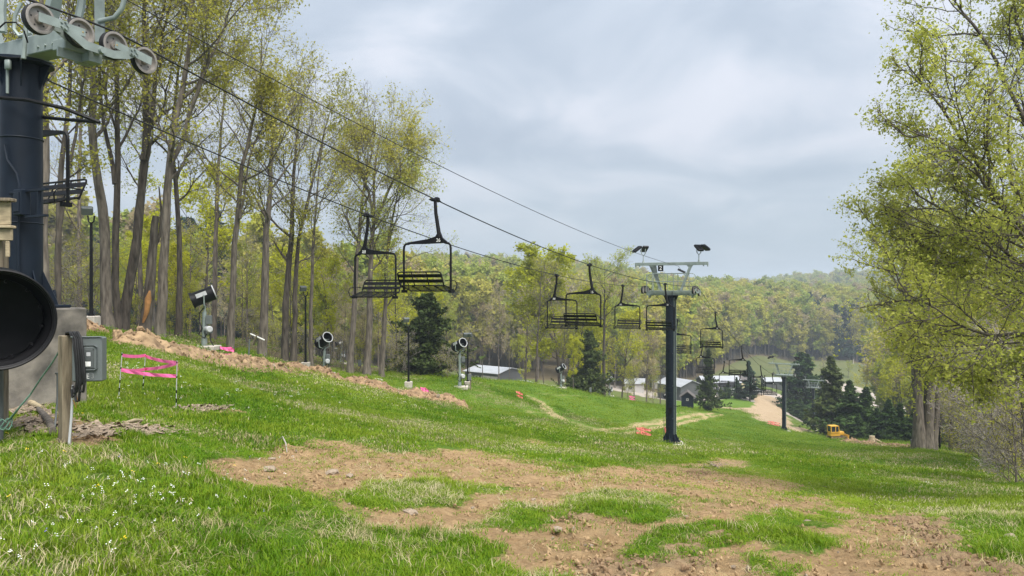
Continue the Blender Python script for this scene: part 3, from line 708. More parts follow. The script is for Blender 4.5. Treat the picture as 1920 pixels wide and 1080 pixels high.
def tubes(P, R, k):
    B, n, _ = P.shape
    T = unit(np.gradient(P, axis=1)); ref = np.array([0.91, 0.37, 0.17]); u = unit(np.cross(T, ref)); w = np.cross(T, u)
    a = np.arange(k) * 2 * np.pi / k
    V = P[:, :, None] + R[:, :, None, None] * (u[:, :, None] * np.cos(a)[:, None] + w[:, :, None] * np.sin(a)[:, None])
    b = np.arange(B)[:, None, None] * n * k; i = np.arange(n - 1)[None, :, None] * k; j = np.arange(k)[None, None]; j2 = (j + 1) % k
    Fc = np.stack([b + i + j, b + i + j2, b + i + k + j2, b + i + k + j], -1).reshape(-1, 4)
    return V.reshape(-1, 3), Fc
def leaves(C, size, rg, flat=0.0, asp=0.6):
    n = len(C); a = unit(rg.normal(size=(n, 3))); b = unit(np.cross(a, unit(rg.normal(size=(n, 3)) + np.array([0, 0, flat]))))
    s = (size * np.exp(rg.normal(0, 0.3, n)))[:, None]
    V = np.stack([C - a * s * 1.2, C + (a * .8 + b * asp * 1.5) * s, C + (a * .8 - b * asp * 1.5) * s], 1).reshape(-1, 3); i = np.arange(n) * 3
    return V, np.stack([i, i + 1, i + 2], -1)
def join(parts):
    vs, fs, k = [], [], 0
    for v, f in parts:
        vs.append(v); fs.append(f + k); k += len(v)
    return np.concatenate(vs), fs
def along(P, n, rg, t0=0.2):
    B, m, _ = P.shape; bi = np.repeat(np.arange(B), n); f = (t0 + (1 - t0) * rg.random(B * n)) * (m - 1); i = np.minimum(f.astype(int), m - 2); fr = (f - i)[:, None]
    return P[bi, i] * (1 - fr) + P[bi, i + 1] * fr, bi

def resample(pts, n, rg, wob):
    pts = np.array(pts, float); seg = np.r_[0, np.cumsum(np.linalg.norm(np.diff(pts, axis=0), axis=1))]
    s = np.linspace(0, seg[-1], n); q = np.stack([np.interp(s, seg, pts[:, i]) for i in range(3)], -1)
    for _ in range(2): q[1:-1] = (q[:-2] + 2 * q[1:-1] + q[2:]) / 4
    q[1:] += np.cumsum(rg.normal(0, wob, (n - 1, 3)) * np.array([1, 1, .2]), 0); return q, seg[-1]

def grow(stems, r0, seed, leaf=0.09, nleaf=3, bare=0.3, L1=20, L2=7, L3=6, L4=5, t0=0.42, spread=0.30, ang=48, up=0.10, crown_t=0.35, twig=0.006, leafjit=0.12, limbprof=None):
    """stems: list of world-offset polylines (first starts at the ground). Returns trunk (v, faces) and crown (v, faces, material index)"""
    rg = np.random.default_rng(seed); TR, CR = [], []; Ps, Rs, Ls = [], [], []
    for si, st in enumerate(stems):
        q, ln = resample(st, 18, rg, 0.035); rr = (r0 if np.isscalar(r0) else r0[si])
        R = rr * .82 * (np.linspace(1, 0.08, 18) ** 0.85); R *= 1 + rg.normal(0, .035, 18); R[0] *= 1.4; R[1] *= 1.08
        Ps.append(q); Rs.append(R); Ls.append(ln)
    P0 = np.stack(Ps); R0 = np.stack(Rs); Ln = np.array(Ls)
    TR.append(tubes(P0, R0, 12))
    prof = limbprof or (lambda t: np.clip(np.sin(np.pi * np.clip((t - t0) / (1.08 - t0), 0.02, 1) ** 0.75) ** 0.6 + 0.12, 0.15, 1))
    Q1, r1, l1, rt = limbs(P0, R0, Ln, None, L1, t0, 0.98, ang, 10, spread, 9, up, 0.13, 0.55, rg, prof, 0.02)
    TR.append(tubes(Q1, r1, 6))
    Q2, r2, l2, rt2 = limbs(Q1, r1, l1, rt, L2, 0.2, 1.0, 42, 14, 0.55, 6, up * 0.6, 0.14, 0.6, rg, lambda t: 1.15 - 0.6 * t, 0.012)
    TR.append(tubes(Q2, r2, 4))
    Q3, r3, l3, rt3 = limbs(Q2, r2, l2, rt2, L3, 0.15, 1.0, 45, 14, 0.55, 4, 0.05, 0.16, 0.6, rg, lambda t: 1.1 - 0.5 * t, twig)
    CR.append(tubes(Q3, np.maximum(r3, twig), 3))
    last, lrt = Q3, rt3
    if L4:
        Q4, r4, l4, rt4 = limbs(Q3, r3, l3, rt3, L4, 0.2, 1.0, 45, 15, 0.6, 2, 0.04, 0.2, 0.7, rg, None, twig * 0.8)
        CR.append(tubes(Q4, np.maximum(r4, twig * 0.7), 3)); last, lrt = Q4, rt4
    pk = np.where(rg.random(rt.max() + 1) < bare, rg.uniform(0, .25, rt.max() + 1), rg.uniform(.6, 1, rt.max() + 1))
    c, bi = along(last, nleaf, rg); c = c[rg.random(len(c)) < pk[lrt[bi]]]; c = c + rg.normal(0, leafjit, c.shape)
    tv, tf = join(TR); cv, cf = join(CR + [leaves(c, leaf, rg, 0.6)] if len(c) else CR)
    return (tv, tf), (cv, cf, [0] * len(CR) + ([1] if len(c) else []))

def tree_things(name, base, grown, bark, twigm, leafm, label, cat="tree", group=None, parent_parts=True):
    o = empty(name, base, 0, label, cat, group)
    (tv, tf), (cv, cf, mi) = grown
    link("trunk", arr_mesh("trunk", tv, tf, [bark]), o); link("crown", arr_mesh("crown", cv, cf, [twigm, leafm], mi, False), o)
    return o

def px_tree(name, d, paths, wpx, label, bark=M_bark, leafm=M_leafa, group=None, twigm=M_twig, base=None, dd=0.0, **kw):
    """paths: photo polylines of the stems, drawn at distance d"""
    b = G(paths[0][0][0], d); rg = np.random.default_rng(int(paths[0][0][0]) + 903)
    st = []
    for k, p in enumerate(paths):
        pts = []
        for i, (x, y) in enumerate(p):
            e_ = (dd[k] if isinstance(dd, list) else dd * k) * (i / (len(p) - 1)); w = W(x, y, d + e_); pts.append((w.x - b.x, e_ + (rg.normal(0, .25) if i > 1 else 0), w.z - b.z))
        if k == 0: pts[0] = (pts[0][0], 0, -0.35)
        st.append(pts)
    r0 = [w / F * d / 2 for w in wpx] if isinstance(wpx, (list, tuple)) else wpx / F * d / 2
    return tree_things(name, b, grow(st, r0, int(9000 + paths[0][0][0] * 7 + paths[0][-1][0]), **kw), bark, twigm, leafm, label, "tree", group)

GL = "tall hardwoods of the left grove"
K = dict(leaf=0.052, nleaf=4, L1=13, L2=6, L3=5, L4=4, bare=0.3, leafjit=0.28, spread=0.24)
px_tree("hardwood_tree", 24, [[(95, 600), (88, 450), (84, 300), (80, 120), (70, -120), (60, -330)]], 27, "pale straight trunk right behind the navy lift tower pole", group=GL, leafm=M_leafa, t0=0.42, **K)
px_tree("hardwood_tree", 29, [[(108, 600), (112, 450), (120, 300), (135, 120), (140, -150)], [(112, 420), (128, 300), (150, 150), (175, -60)]], [16, 9], "slim dark forked tree beside the pale trunk behind the lift tower", group=GL, bark=M_barkd, t0=0.36, **K)
px_tree("hardwood_tree", 33, [[(205, 622), (198, 540), (188, 400), (176, 260), (165, 130), (158, -60), (160, -200)]], 26, "stout pale tree leaning left, just right of the short lamp post", group=GL, t0=0.42, **K)
px_tree("hardwood_tree", 34.5, [[(220, 620), (216, 540), (218, 400), (215, 290), (208, 150), (212, -40), (230, -180)], [(217, 345), (203, 290), (196, 200), (188, 60), (170, -120)]], [18, 10], "mossy forked tree standing close behind the stout leaning trunk", group=GL, bark=M_barkd, t0=0.36, **K)
px_tree("hardwood_tree", 35, [[(228, 615), (243, 520), (262, 400), (272, 280), (270, 160), (262, 20), (275, -170)], [(268, 300), (285, 220), (305, 90), (330, -60)]], [24, 12], "dark tree leaning right then rising, left of the broken snag", group=GL, bark=M_barkd, t0=0.36, **K)
px_tree("hardwood_tree", 33.5, [[(300, 632), (305, 560), (312, 440), (322, 300), (330, 220), (345, 120), (360, -20), (385, -150)], [(322, 300), (345, 245), (382, 150), (415, 60), (450, -60)]], [23, 11], "straight pale trunk with a burl, behind the earth bank", group=GL, t0=0.36, leafm=M_leafa, **K)
px_tree("hardwood_tree", 37, [[(332, 632), (336, 560), (340, 450), (336, 380), (325, 340), (318, 260), (330, 120), (350, -30)]], 15, "mossy dark trunk with a sharp bend, right of the burled trunk", group=GL, bark=M_barkd, t0=0.38, **K)
px_tree("hardwood_tree", 40, [[(430, 650), (438, 560), (447, 420), (458, 320), (474, 240), (492, 180), (498, 120), (502, 70)], [(450, 410), (463, 350), (470, 290), (520, 180)]], [17, 6], "slender grey tree curving right with one hooked side stem", group=GL, t0=0.40, leafm=M_leafa, **{**K, "bare": 0.2})
px_tree("hardwood_tree", 43, [[(489, 674), (493, 600), (499, 450), (503, 350), (512, 250), (522, 200), (532, 160)]], 22, "straight dark grey tree with thin crown, right of the slender one", group=GL, t0=0.42, leafm=M_leafa, **{**K, "bare": 0.4})
px_tree("hardwood_tree", 47, [[(533, 676), (538, 560), (545, 450), (548, 340), (556, 260), (565, 210), (570, 175)], [(550, 676), (549, 560), (551, 470), (575, 370), (594, 290), (606, 230), (614, 195)]], [18, 13], "twin stemmed tree whose trunks touch, with an open vase crown", group=GL, bark=M_barkd, t0=0.36, leafm=M_leafa, **{**K, "bare": 0.35, "nleaf": 4})
px_tree("hardwood_tree", 55, [[(655, 698), (660, 600), (668, 480), (674, 400), (682, 330), (692, 290), (700, 250), (706, 225)]], 15, "thin pale tree with a straight bare stem, left of the spreading tree", group=GL, t0=0.38, leafm=M_leafa, **{**K, "bare": 0.3})
px_tree("hardwood_tree", 56, [[(687, 706), (692, 600), (697, 500), (700, 420), (703, 340), (710, 290), (716, 245)], [(701, 420), (722, 365), (742, 320), (760, 285), (770, 270)], [(702, 400), (690, 350), (674, 300), (664, 260)]], [17, 9, 8], "spreading tree with a rounded yellow green crown, tallest at the grove end", group=GL, t0=0.4, leafm=M_leafa, **{**K, "L1": 15, "nleaf": 6, "bare": 0.1, "spread": 0.32})
px_tree("hardwood_tree", 58, [[(716, 708), (718, 620), (722, 540), (726, 480), (735, 420), (748, 360), (760, 320)]], 13, "short leafy tree tucked beneath the spreading tree's right side", group=GL, t0=0.35, leafm=M_leafb, **{**K, "nleaf": 5, "bare": 0.1, "spread": 0.34, "ang": 60})
px_tree("hardwood_tree", 46, [[(262, 600), (264, 480), (268, 330), (285, 200), (298, 110), (306, 40)]], 12, "thin tree behind the broken snag", group=GL, t0=0.4, leafm=M_leafb, **K)
px_tree("hardwood_tree", 30, [[(-30, 600), (-35, 400), (-40, 200), (-20, 0), (0, -200)]], 24, "trunk beyond the left picture edge, reaching over the lift tower", group=GL, t0=0.4, leafm=M_leafa, **K)
px_tree("hardwood_tree", 52, [[(400, 640), (404, 520), (408, 380), (420, 230), (430, 130), (436, 80)]], 13, "slim back tree between the bent trunk and the slender one", group=GL, t0=0.4, leafm=M_leafa, **K)
px_tree("hardwood_tree", 58, [[(150, 612), (152, 480), (150, 330), (158, 180), (150, 40), (140, -60)]], 11, "slim back tree between the lamp post and the stout leaning trunk", group=GL, **{**K, "t0": .25, "spread": .3})
px_tree("hardwood_tree", 50, [[(585, 690), (588, 560), (592, 430), (600, 320), (608, 250), (615, 215)]], 10, "thin grey tree behind the tall lamp pole", group=GL, t0=0.4, leafm=M_leafa, **{**K, "bare": .5})

# broken snag with torn heartwood
sb = G(272, 36)
sn = empty("broken_snag", sb, 0, "broken dead trunk with torn orange heartwood low on its side", "tree")
rg_ = np.random.default_rng(4)
q_, _ = resample([tuple(W(x, y, 36) - sb) for x, y in ((270, 640), (276, 590), (283, 520), (287, 450), (292, 405))], 18, rg_, .02)
link("trunk", arr_mesh("trunk", *tubes(q_[None], (np.linspace(.30, .16, 18))[None], 12)[:1], [tubes(q_[None], (np.linspace(.30, .16, 18))[None], 12)[1]], [M_bark]), sn)
b = MB(); p_ = [tuple(W(x, y, 35.66) - sb) for x, y in ((268, 605), (275, 585), (278, 560), (281, 545))]
b.tube(p_, [0.05, .12, .15, .04], 7); b.build("torn_wood", M_heart, sn, 60)
b = MB(); b.tube([tuple(W(x, y, 36) - sb) for x, y in ((287, 470), (300, 440), (303, 400), (298, 350))], [.1, .08, .06, .03], 6); b.build("limb", M_barkd, sn, 60)

# ---- right side trees
px_tree("hardwood_tree", 60, [[(1722, 846), (1722, 760), (1720, 680), (1712, 600), (1700, 500), (1705, 420), (1712, 350)], [(1737, 846), (1740, 760), (1738, 680), (1735, 590), (1730, 500), (1740, 420), (1755, 340)], [(1750, 846), (1756, 760), (1762, 690), (1775, 600), (1782, 500), (1790, 430)]],
        [26, 26, 15], "massive multi stemmed tree with furrowed trunk at the meadow edge", bark=M_bark, leafm=M_leafy, leaf=0.070, nleaf=6, L1=14, L2=6, L3=5, L4=4, bare=0.15, t0=0.32, spread=0.24, ang=60, up=0.02)
# the near maple: trunk outside the picture, limbs reach in
px_tree("maple_tree", 16, [[(2075, 960), (2065, 760), (2050, 560), (2035, 330), (2010, 100), (1980, -160)], [(2060, 700), (1985, 590), (1910, 500), (1830, 440), (1750, 385), (1680, 330)], [(2052, 600), (1960, 470), (1870, 365), (1780, 240), (1690, 120)],
        [(2045, 500), (1960, 330), (1880, 190), (1800, 50), (1745, -60)], [(2062, 720), (1985, 640), (1915, 622), (1850, 640), (1790, 615), (1720, 575), (1660, 545)], [(2055, 640), (1960, 540), (1880, 500), (1800, 490), (1725, 455), (1675, 430)], [(2030, 330), (1975, 180), (1920, 40), (1890, -100)], [(2062, 730), (1990, 690), (1930, 700), (1870, 720), (1800, 700)], [(2050, 620), (1940, 470), (1850, 370), (1765, 290), (1690, 235)]],
        [40, 15, 17, 16, 11, 11, 14, 9, 12], "near maple leaning in from the right edge with long ascending limbs", bark=M_barkd, leafm=M_leafn, dd=[0, .6, -.5, .4, -.9, 1.2, .9, .3, -1.2], leaf=0.026, nleaf=6, L1=14, L2=7, L3=5, L4=3, bare=0.08, t0=0.14, spread=0.40, ang=42, up=0.05, twig=0.0024, leafjit=0.12,
        limbprof=lambda t: np.clip(1.2 - 0.8 * t, .2, 1))
px_tree("hardwood_tree", 36, [[(1990, 880), (1985, 740), (1975, 600), (1950, 450), (1940, 330)], [(1982, 700), (1930, 600), (1870, 520), (1820, 470)]], [18, 10], "yellow green tree behind the maple's limbs at the right edge", leafm=M_leafy, bark=M_barkd, leaf=0.058, nleaf=6, L1=16, L2=6, L3=5, L4=4, bare=0.05, t0=0.2, spread=0.5, ang=62, up=0.0)
px_tree("hardwood_tree", 48, [[(1860, 862), (1862, 760), (1858, 650), (1850, 520), (1855, 400)], [(1862, 740), (1885, 640), (1905, 520), (1910, 420)]], [12, 9], "slim leafy tree above the thicket on the right", leafm=M_leafy, leaf=0.066, nleaf=6, L1=16, L2=6, L3=5, L4=4, bare=0.05, t0=0.22, spread=0.46, ang=60, up=0.0)
px_tree("hardwood_tree", 75, [[(1782, 848), (1783, 760), (1780, 680), (1785, 560), (1790, 470)]], 9, "thin pale tree behind the black lamp pole on the right", leafm=M_leafy, leaf=0.09, nleaf=5, L1=16, L2=6, L3=5, L4=3, bare=0.1, t0=0.25, spread=0.42, ang=60, up=0.0)

# shared mid distance trees
def variant(seed, h, r, **kw):
    rg = np.random.default_rng(seed); lean = rg.normal(0, .05 * h, 2)
    return grow([[(0, 0, -.4), (lean[0] * .2, lean[1] * .2, h * .3), (lean[0] * .6, lean[1] * .5, h * .65), (lean[0], lean[1], h)]], r, seed, **kw)
PROTO = {}
def proto(key, seed, h, r, bark, twigm, leafm, **kw):
    (tv, tf), (cv, cf, mi) = variant(seed, h, r, **kw)
    PROTO[key] = (arr_mesh("trunk", tv, tf, [bark]), arr_mesh("crown", cv, cf, [twigm, leafm], mi, False), h)
KM = dict(L1=16, L2=6, L3=5, L4=3, twig=0.010, leafjit=0.25)
proto("gold", 101, 19, .26, M_bark, M_twig, M_gold, leaf=0.13, nleaf=11, bare=0.03, t0=0.22, spread=0.30, ang=52, **KM)
proto("gold2", 102, 17, .22, M_barkd, M_twig, M_gold, leaf=0.12, nleaf=6, bare=0.12, t0=0.18, spread=0.36, ang=60, **KM)
proto("green", 103, 20, .24, M_bark, M_twig, M_leafb, leaf=0.11, nleaf=5, bare=0.15, t0=0.3, spread=0.28, ang=50, **KM)
proto("bud", 104, 19, .22, M_bark, M_twigp, M_leafp, leaf=0.09, nleaf=4, bare=0.3, t0=0.25, spread=0.30, ang=45, **KM)
proto("bare", 105, 21, .30, M_barkd, M_twig, M_leafa, leaf=0.09, nleaf=2, bare=0.5, t0=0.3, spread=0.28, ang=45, **KM)
proto("bare2", 106, 20, .30, M_bark, M_twigp, M_leafa, leaf=0.09, nleaf=2, bare=0.45, t0=0.35, spread=0.28, ang=48, **KM)
proto("tallstem", 107, 22, .40, M_barkd, M_twig, M_leafb, leaf=0.10, nleaf=4, bare=0.35, t0=0.5, spread=0.24, ang=55, **KM)
proto("sapling", 108, 8, .07, M_barkd, M_twig, M_leafy, leaf=0.045, nleaf=9, bare=0.2, t0=0.1, spread=0.36, ang=58, **{**KM, "L1": 13, "L3": 4})
proto("shrub", 109, 4.5, .05, M_bark, M_twigp, M_leafa, leaf=0.035, nleaf=3, bare=0.3, t0=0.03, spread=0.6, ang=62, **{**KM, "L1": 18, "twig": .008})
CN = {"gold": ("deciduous_tree", "yellow green tree"), "gold2": ("deciduous_tree", "broad bright yellow tree"), "green": ("deciduous_tree", "fresh green tree"), "bud": ("deciduous_tree", "pinkish budding tree"), "bare": ("deciduous_tree", "dark bare twigged tree"),
      "bare2": ("deciduous_tree", "pale bare twigged tree"), "tallstem": ("deciduous_tree", "tall bare stemmed tree"), "sapling": ("sapling", "yellow leafed sapling"), "shrub": ("shrub", "grey twiggy shrub")}
def put_tree(key, px, d, hm, label, group, rz=None, wide=1.0):
    tm, cm, h = PROTO[key]; p = G(px, d); s = hm / h
    o = bpy.data.objects.new(CN[key][0], None); o.location = p; o.rotation_euler = (0, 0, random.random() * 6.28 if rz is None else rz); o.scale = (s * wide, s * wide, s); COL.objects.link(o)
    tag(o, label, "shrub" if key == "shrub" else "tree", group)
    link("trunk", tm, o); link("crown", cm, o); return o
# trees between the crest and the valley, right of the grove
GM = "trees behind the grassy crest"
def top(px, ytop, d):     # height for a tree whose top shows at photo row ytop
    return (540 - ytop) / F * d - G(px, d).z
for key, px, yt, d, lab, wd in [
    ("bare", 1005, 503, 98, "grey bare tree left of the tall golden tree", .9), ("gold", 1052, 488, 108, "tall golden tree behind the first pair of chairs", 1.25), ("gold2", 1080, 560, 104, "low golden tree beneath chair 25", .9),
    ("tallstem", 1132, 498, 102, "green topped tree with one long bare stem, right of the golden tree", 1.0), ("gold2", 1165, 600, 116, "broad golden tree right of the long bare stem", 1.0), ("gold", 1130, 590, 130, "golden tree behind the dark cedar", 1.0),
    ("bud", 1212, 610, 122, "pinkish budding tree left of the second lift tower", 1.0), ("bud", 1190, 625, 140, "small pinkish tree farther back by the white roofs", .9), ("bare", 1238, 640, 128, "dark twigged tree just left of the lift tower pole", .8), ("green", 1020, 575, 125, "fresh green tree under chair 30", .8),
    ("bare2", 985, 560, 120, "pale bare tree behind the snow gun and building", .8), ("bud", 935, 560, 150, "pinkish tree in front of the white roofed building", .7), ("bare", 905, 590, 145, "dark bare tree left of the white roof", .6), ("bare2", 955, 600, 132, "slim pale tree before the garage doors", .5),
    ("gold", 1075, 640, 96, "small golden tree beside the dark cedar", .8), ("bare", 1140, 640, 112, "thin dark tree beside the farthest snow gun", .5), ("sapling", 1175, 690, 112, "sapling at the crest below the broad golden tree", 1), ("gold2", 985, 640, 160, "golden tree behind the parked cars", .8),
    ("sapling", 1225, 700, 124, "yellow sapling near the grey metal building", 1), ("bare2", 1260, 640, 150, "pale tree behind the second tower pole", .6), ("bare", 1055, 590, 98, "dark branched tree in front of the golden one", .6),
    ("bare2", 880, 620, 118, "pale bare tree right of the big cedar", .6), ("green", 840, 560, 120, "green tree behind the big cedar", .7)]:
    put_tree(key, px, d, top(px, yt, d), lab, GM, None, wd)
# understorey and background trees seen between the grove trunks
keys = ["gold", "gold2", "green", "bare", "bare2", "green", "bare2", "sapling", "bare", "gold2", "bare2", "bud"]
where = ["left of the burled trunk", "behind the earth bank", "behind the first snow gun", "left of the twin stems", "right of the twin stems", "below the spreading tree"]
rr = random.Random(8); cnt = {}
for i in range(64):
    px = -60 + i * 14.2 + rr.uniform(-12, 12); d = rr.choice([60, 68, 78, 90, 105, 120, 140]) * rr.uniform(.93, 1.07); k = rr.choice(keys)
    if 800 < px < 860: continue
    hm = (rr.uniform(5, 8.5) if d < 80 else rr.uniform(7, 11)) if k != "sapling" else rr.uniform(4, 7)
    wh = where[min(5, max(0, int((px + 60) / 150)))]; dep = "near" if d < 70 else "middle" if d < 100 else "far"
    put_tree(k, px, d, hm, "%s at %s depth %s" % (CN[k][1], dep, wh), "background trees among the grove", None, rr.uniform(.75, 1.1))
for i, (px, d, h) in enumerate([(385, 62, 13), (200, 70, 8), (330, 58, 6), (455, 66, 8), (560, 70, 9), (620, 72, 9), (745, 75, 10)]):
    put_tree("gold2" if i % 2 == 0 else "green", px, d, h, ["broad leafy tree filling the gap behind the first snow gun", "low yellow tree behind the leaning trunk", "small green tree behind the bent trunk", "leafy tree behind the tilted sign board", "green tree behind the twin stems", "yellow tree behind the second snow gun", "green tree left of the big cedar"][i], "background trees among the grove")
for px, d, h, lab in [(350, 38, 2.6, "leafy shrub left of the first snow gun"), (318, 37, 1.8, "low shrub at the foot of the burled trunk"), (455, 46, 2.2, "twiggy shrub by the tilted sign board"), (510, 48, 2.0, "shrub at the foot of the dark grey tree"), (570, 53, 2.2, "shrub beside the tall lamp pole"), (640, 60, 2.4, "shrub behind the second snow gun"), (745, 62, 3.0, "shrub left of the big cedar"), (840, 62, 2.2, "shrub at the right foot of the big cedar"),
                       (255, 36, 1.6, "shrub at the foot of the broken snag"), (120, 34, 3.0, "shrub behind the concrete footing"), (170, 40, 4.0, "tall shrub behind the short lamp post")]:
    put_tree("shrub" if px not in (350, 318, 255) else "sapling", px, d, h, lab, "shrubs at the grove edge")
# thicket at the right edge
for i, (px, d, h) in enumerate([(1905, 27, 4.2), (1935, 24, 4.6), (1880, 34, 4.6), (1850, 42, 4.8), (1915, 38, 6.0), (1835, 52, 4.6), (1875, 50, 7), (1810, 62, 5.0), (1925, 46, 8), (1890, 29, 2.4), (1800, 74, 7), (1845, 66, 9), (1950, 60, 10), (1900, 70, 11)]):
    put_tree("shrub" if i not in (6, 11) else "sapling", px, d, h, "%s in the right hand thicket, %s" % ("grey twiggy shrub" if i not in (6, 11) else "yellow sapling", ["nearest and lowest at the picture edge", "at the picture edge behind the nearest", "second from the grass tip", "under the slim leafy tree", "tall one at the edge", "closest to the lamp pole side", "rising above the others", "just behind the black lamp pole", "highest at the edge", "smallest at the front", "back one by the thin pale tree", "back one with leaves", "far one at the edge", "far tall one"][i]), "thicket on the right")
for i, (px, d, h, k) in enumerate([(1760, 100, 15, "gold2"), (1800, 95, 16, "gold"), (1850, 90, 17, "gold2"), (1910, 95, 18, "gold"), (1885, 120, 18, "green"), (1820, 130, 18, "gold"), (1700, 140, 14, "gold2"), (1950, 110, 18, "gold2")]):
    put_tree(k, px, d, h, "%s behind the thicket, %s" % (CN[k][1], ["left of the lamp pole", "above the thin pale tree", "middle of the row", "third from the edge", "set back", "farthest back", "behind the massive trunk", "at the picture edge"][i]), "woods behind the right thicket")

for i, (px, d, h, k) in enumerate([(1590, 330, 7, "green"), (1640, 320, 9, "green"), (1560, 372, 6, "bare"), (1490, 372, 8, "green"), (1400, 360, 6, "bare"), (1620, 290, 10, "gold2"), (1545, 300, 9, "bare2"), (1450, 330, 5, "green"), (1660, 350, 11, "bare2"), (1520, 345, 6, "green")]):
    put_tree(k, px, d, h, "%s on the far clearing, %s" % (CN[k][1], ["below the utility poles", "right of the utility poles", "at the upper wood edge", "above the third tower", "above the lodge", "behind the spruce row", "behind the fourth tower", "in the open grass", "farthest right", "halfway across"][i]), "trees on the far clearing", None, 1.4)
# ---- conifers
def conifer(seed, h, rad, n_whorl, per, dens, needle, nl=0.16, irregular=0.25, droop=-0.25, t0=0.05, shape=1.0):
    rg = np.random.default_rng(seed); q, _ = resample([(0, 0, -.3), (0, 0, h * .5), (.02 * h * rg.normal(), .02 * h * rg.normal(), h)], 14, rg, .01)
    R = np.linspace(h * .016, .02, 14); P0 = q[None]; R0 = R[None]
    tr = [tubes(P0, R0, 8)]
    cnt = n_whorl * per
    irr = 1 + irregular * rg.normal(size=8)
    def prof(t): return (np.clip(1 - (t - t0) / (1.0 - t0), 0.03, 1) ** shape) * (1 - 0.35 * np.clip((0.12 - t) / .12, 0, 1)) * irr[(t * 7.99).astype(int)] * (1 + .18 * np.sin(t * 60 + irr[0] * 9))
    Q1, r1, l1, rt = limbs(P0, R0, np.array([h]), None, cnt, t0, 0.985, 84, 10, rad / h, 6, droop * .25, 0.06, 0.28, rg, prof, 0.012, rg.uniform(0, 6.28, cnt))
    cr = [tubes(Q1, r1, 3)]
    Q2, r2, l2, rt2 = limbs(Q1, r1, l1, rt, dens, 0.12, 1.0, 48, 12, 0.42, 3, droop * .2, 0.1, 0.5, rg, lambda t: 1.2 - .8 * t, 0.008)
    cr.append(tubes(Q2, np.maximum(r2, .006), 3))
    c, bi = along(Q2, 7, rg, 0.0); c2, _ = along(Q1, 8, rg, .25); c = np.concatenate([c, c2]); c += rg.normal(0, nl * .35, c.shape)
    lv = leaves(c, nl * 1.15, rg, 1.2, 0.38)
    tv, tf = join(tr); cv, cf = join(cr + [lv])
    return arr_mesh("trunk", tv, tf, [M_barkd]), arr_mesh("crown", cv, cf, [M_twig, needle], [0, 0, 1], False), h
CON = {"spruce": conifer(201, 11, 2.7, 30, 6, 9, M_needle, 0.17), "spruce2": conifer(202, 13, 3.0, 32, 6, 9, M_needle, 0.18, .3), "olive": conifer(203, 14, 3.2, 28, 6, 9, M_needleb, 0.2, .35, -0.1), "cedar": conifer(204, 11, 3.5, 34, 8, 10, M_needleb, 0.17, .32, 0.3, 0.02, 0.75),
       "pine": conifer(205, 20, 3.6, 20, 6, 8, M_pine, 0.3, .4, 0.1, .2)}
def put_con(key, px, d, hm, label, group, wide=1.0):
    tm, cm, h = CON[key]; p = G(px, d); s = hm / h
    o = bpy.data.objects.new("cedar_tree" if key == "cedar" else "pine_tree" if key == "pine" else "spruce_tree", None); o.location = p; o.rotation_euler = (0, 0, random.random() * 6.28); o.scale = (s * wide, s * wide, s); COL.objects.link(o)
    tag(o, label, "tree", group); link("trunk", tm, o); link("crown", cm, o)
GS = "evergreens on the slope"
for key, px, yt, d, lab, wd in [
    ("cedar", 803, 552, 66, "big dark cedar at the end of the left grove", 1.45), ("cedar", 780, 600, 68, "lower shaggy cedar half hidden by the big one", 1.3), ("cedar", 1101, 622, 100, "dark narrow cedar among the golden trees", 1.15), ("spruce", 555, 560, 72, "spruce behind the twin stemmed tree", 0.8),
    ("olive", 1328, 655, 130, "dense spruce beside the small dark shed", 0.95), ("pine", 1406, 676, 185, "pale bluish pine above the planted saplings", 1.5),
    ("spruce2", 1494, 660, 192, "tall dark spruce behind the third lift tower", 1.7), ("spruce2", 1514, 664, 196, "second tall spruce right of the third lift tower", 1.7), ("olive", 1560, 668, 128, "tall shaggy olive spruce behind the bulldozer", 1.5),
    ("spruce", 1556, 735, 134, "short spruce left of the bulldozer cab", 1.75), ("spruce", 1598, 714, 124, "pointed spruce right of the bulldozer", 1.75), ("spruce2", 1622, 724, 122, "spruce above the tree stump", 1.75), ("spruce", 1665, 748, 118, "lower spruce left of the massive trunk", 1.75), ("spruce", 1645, 765, 120, "short spruce in the middle of the row", 1.75),
    ("spruce2", 1690, 755, 112, "spruce just left of the massive trunk", 1.75), ("spruce", 1715, 760, 112, "spruce hidden behind the massive trunk", 1.75), ("spruce", 1755, 770, 105, "dark spruce right of the massive trunk", 1.75), ("spruce", 1790, 790, 100, "low dark spruce behind the thin pale tree", 1.3), ("spruce", 1580, 760, 130, "short spruce directly behind the bulldozer", 1.75), ("spruce", 1484, 735, 188, "spruce beside the dirt road", 1.75), ("spruce", 1500, 745, 185, "low spruce between the third and fourth towers", 1.75), ("spruce", 1610, 775, 119, "low spruce filling the row above the stump", 1.9), ("spruce", 1678, 790, 112, "low spruce left of the small box post", 1.9), ("spruce2", 1536, 700, 198, "dark spruce right of the fourth tower pole", 1.6), ("spruce", 1512, 765, 184, "low spruce at the foot of the tall pair", 1.9)]:
    put_con(key, px, d, top(px, yt, d), lab, GS, wd)
for i, px in enumerate((1352, 1364, 1383, 1398, 1408)):
    put_con("spruce", px, 190, [3.2, 4.6, 5.6, 3.6, 4.4][i], "young spruce planted by the lodge, " + ["leftmost and small", "second from left", "tallest of the five", "low one in the middle", "nearest the dirt road"][i], "young spruces on the lawn island", 1.35)

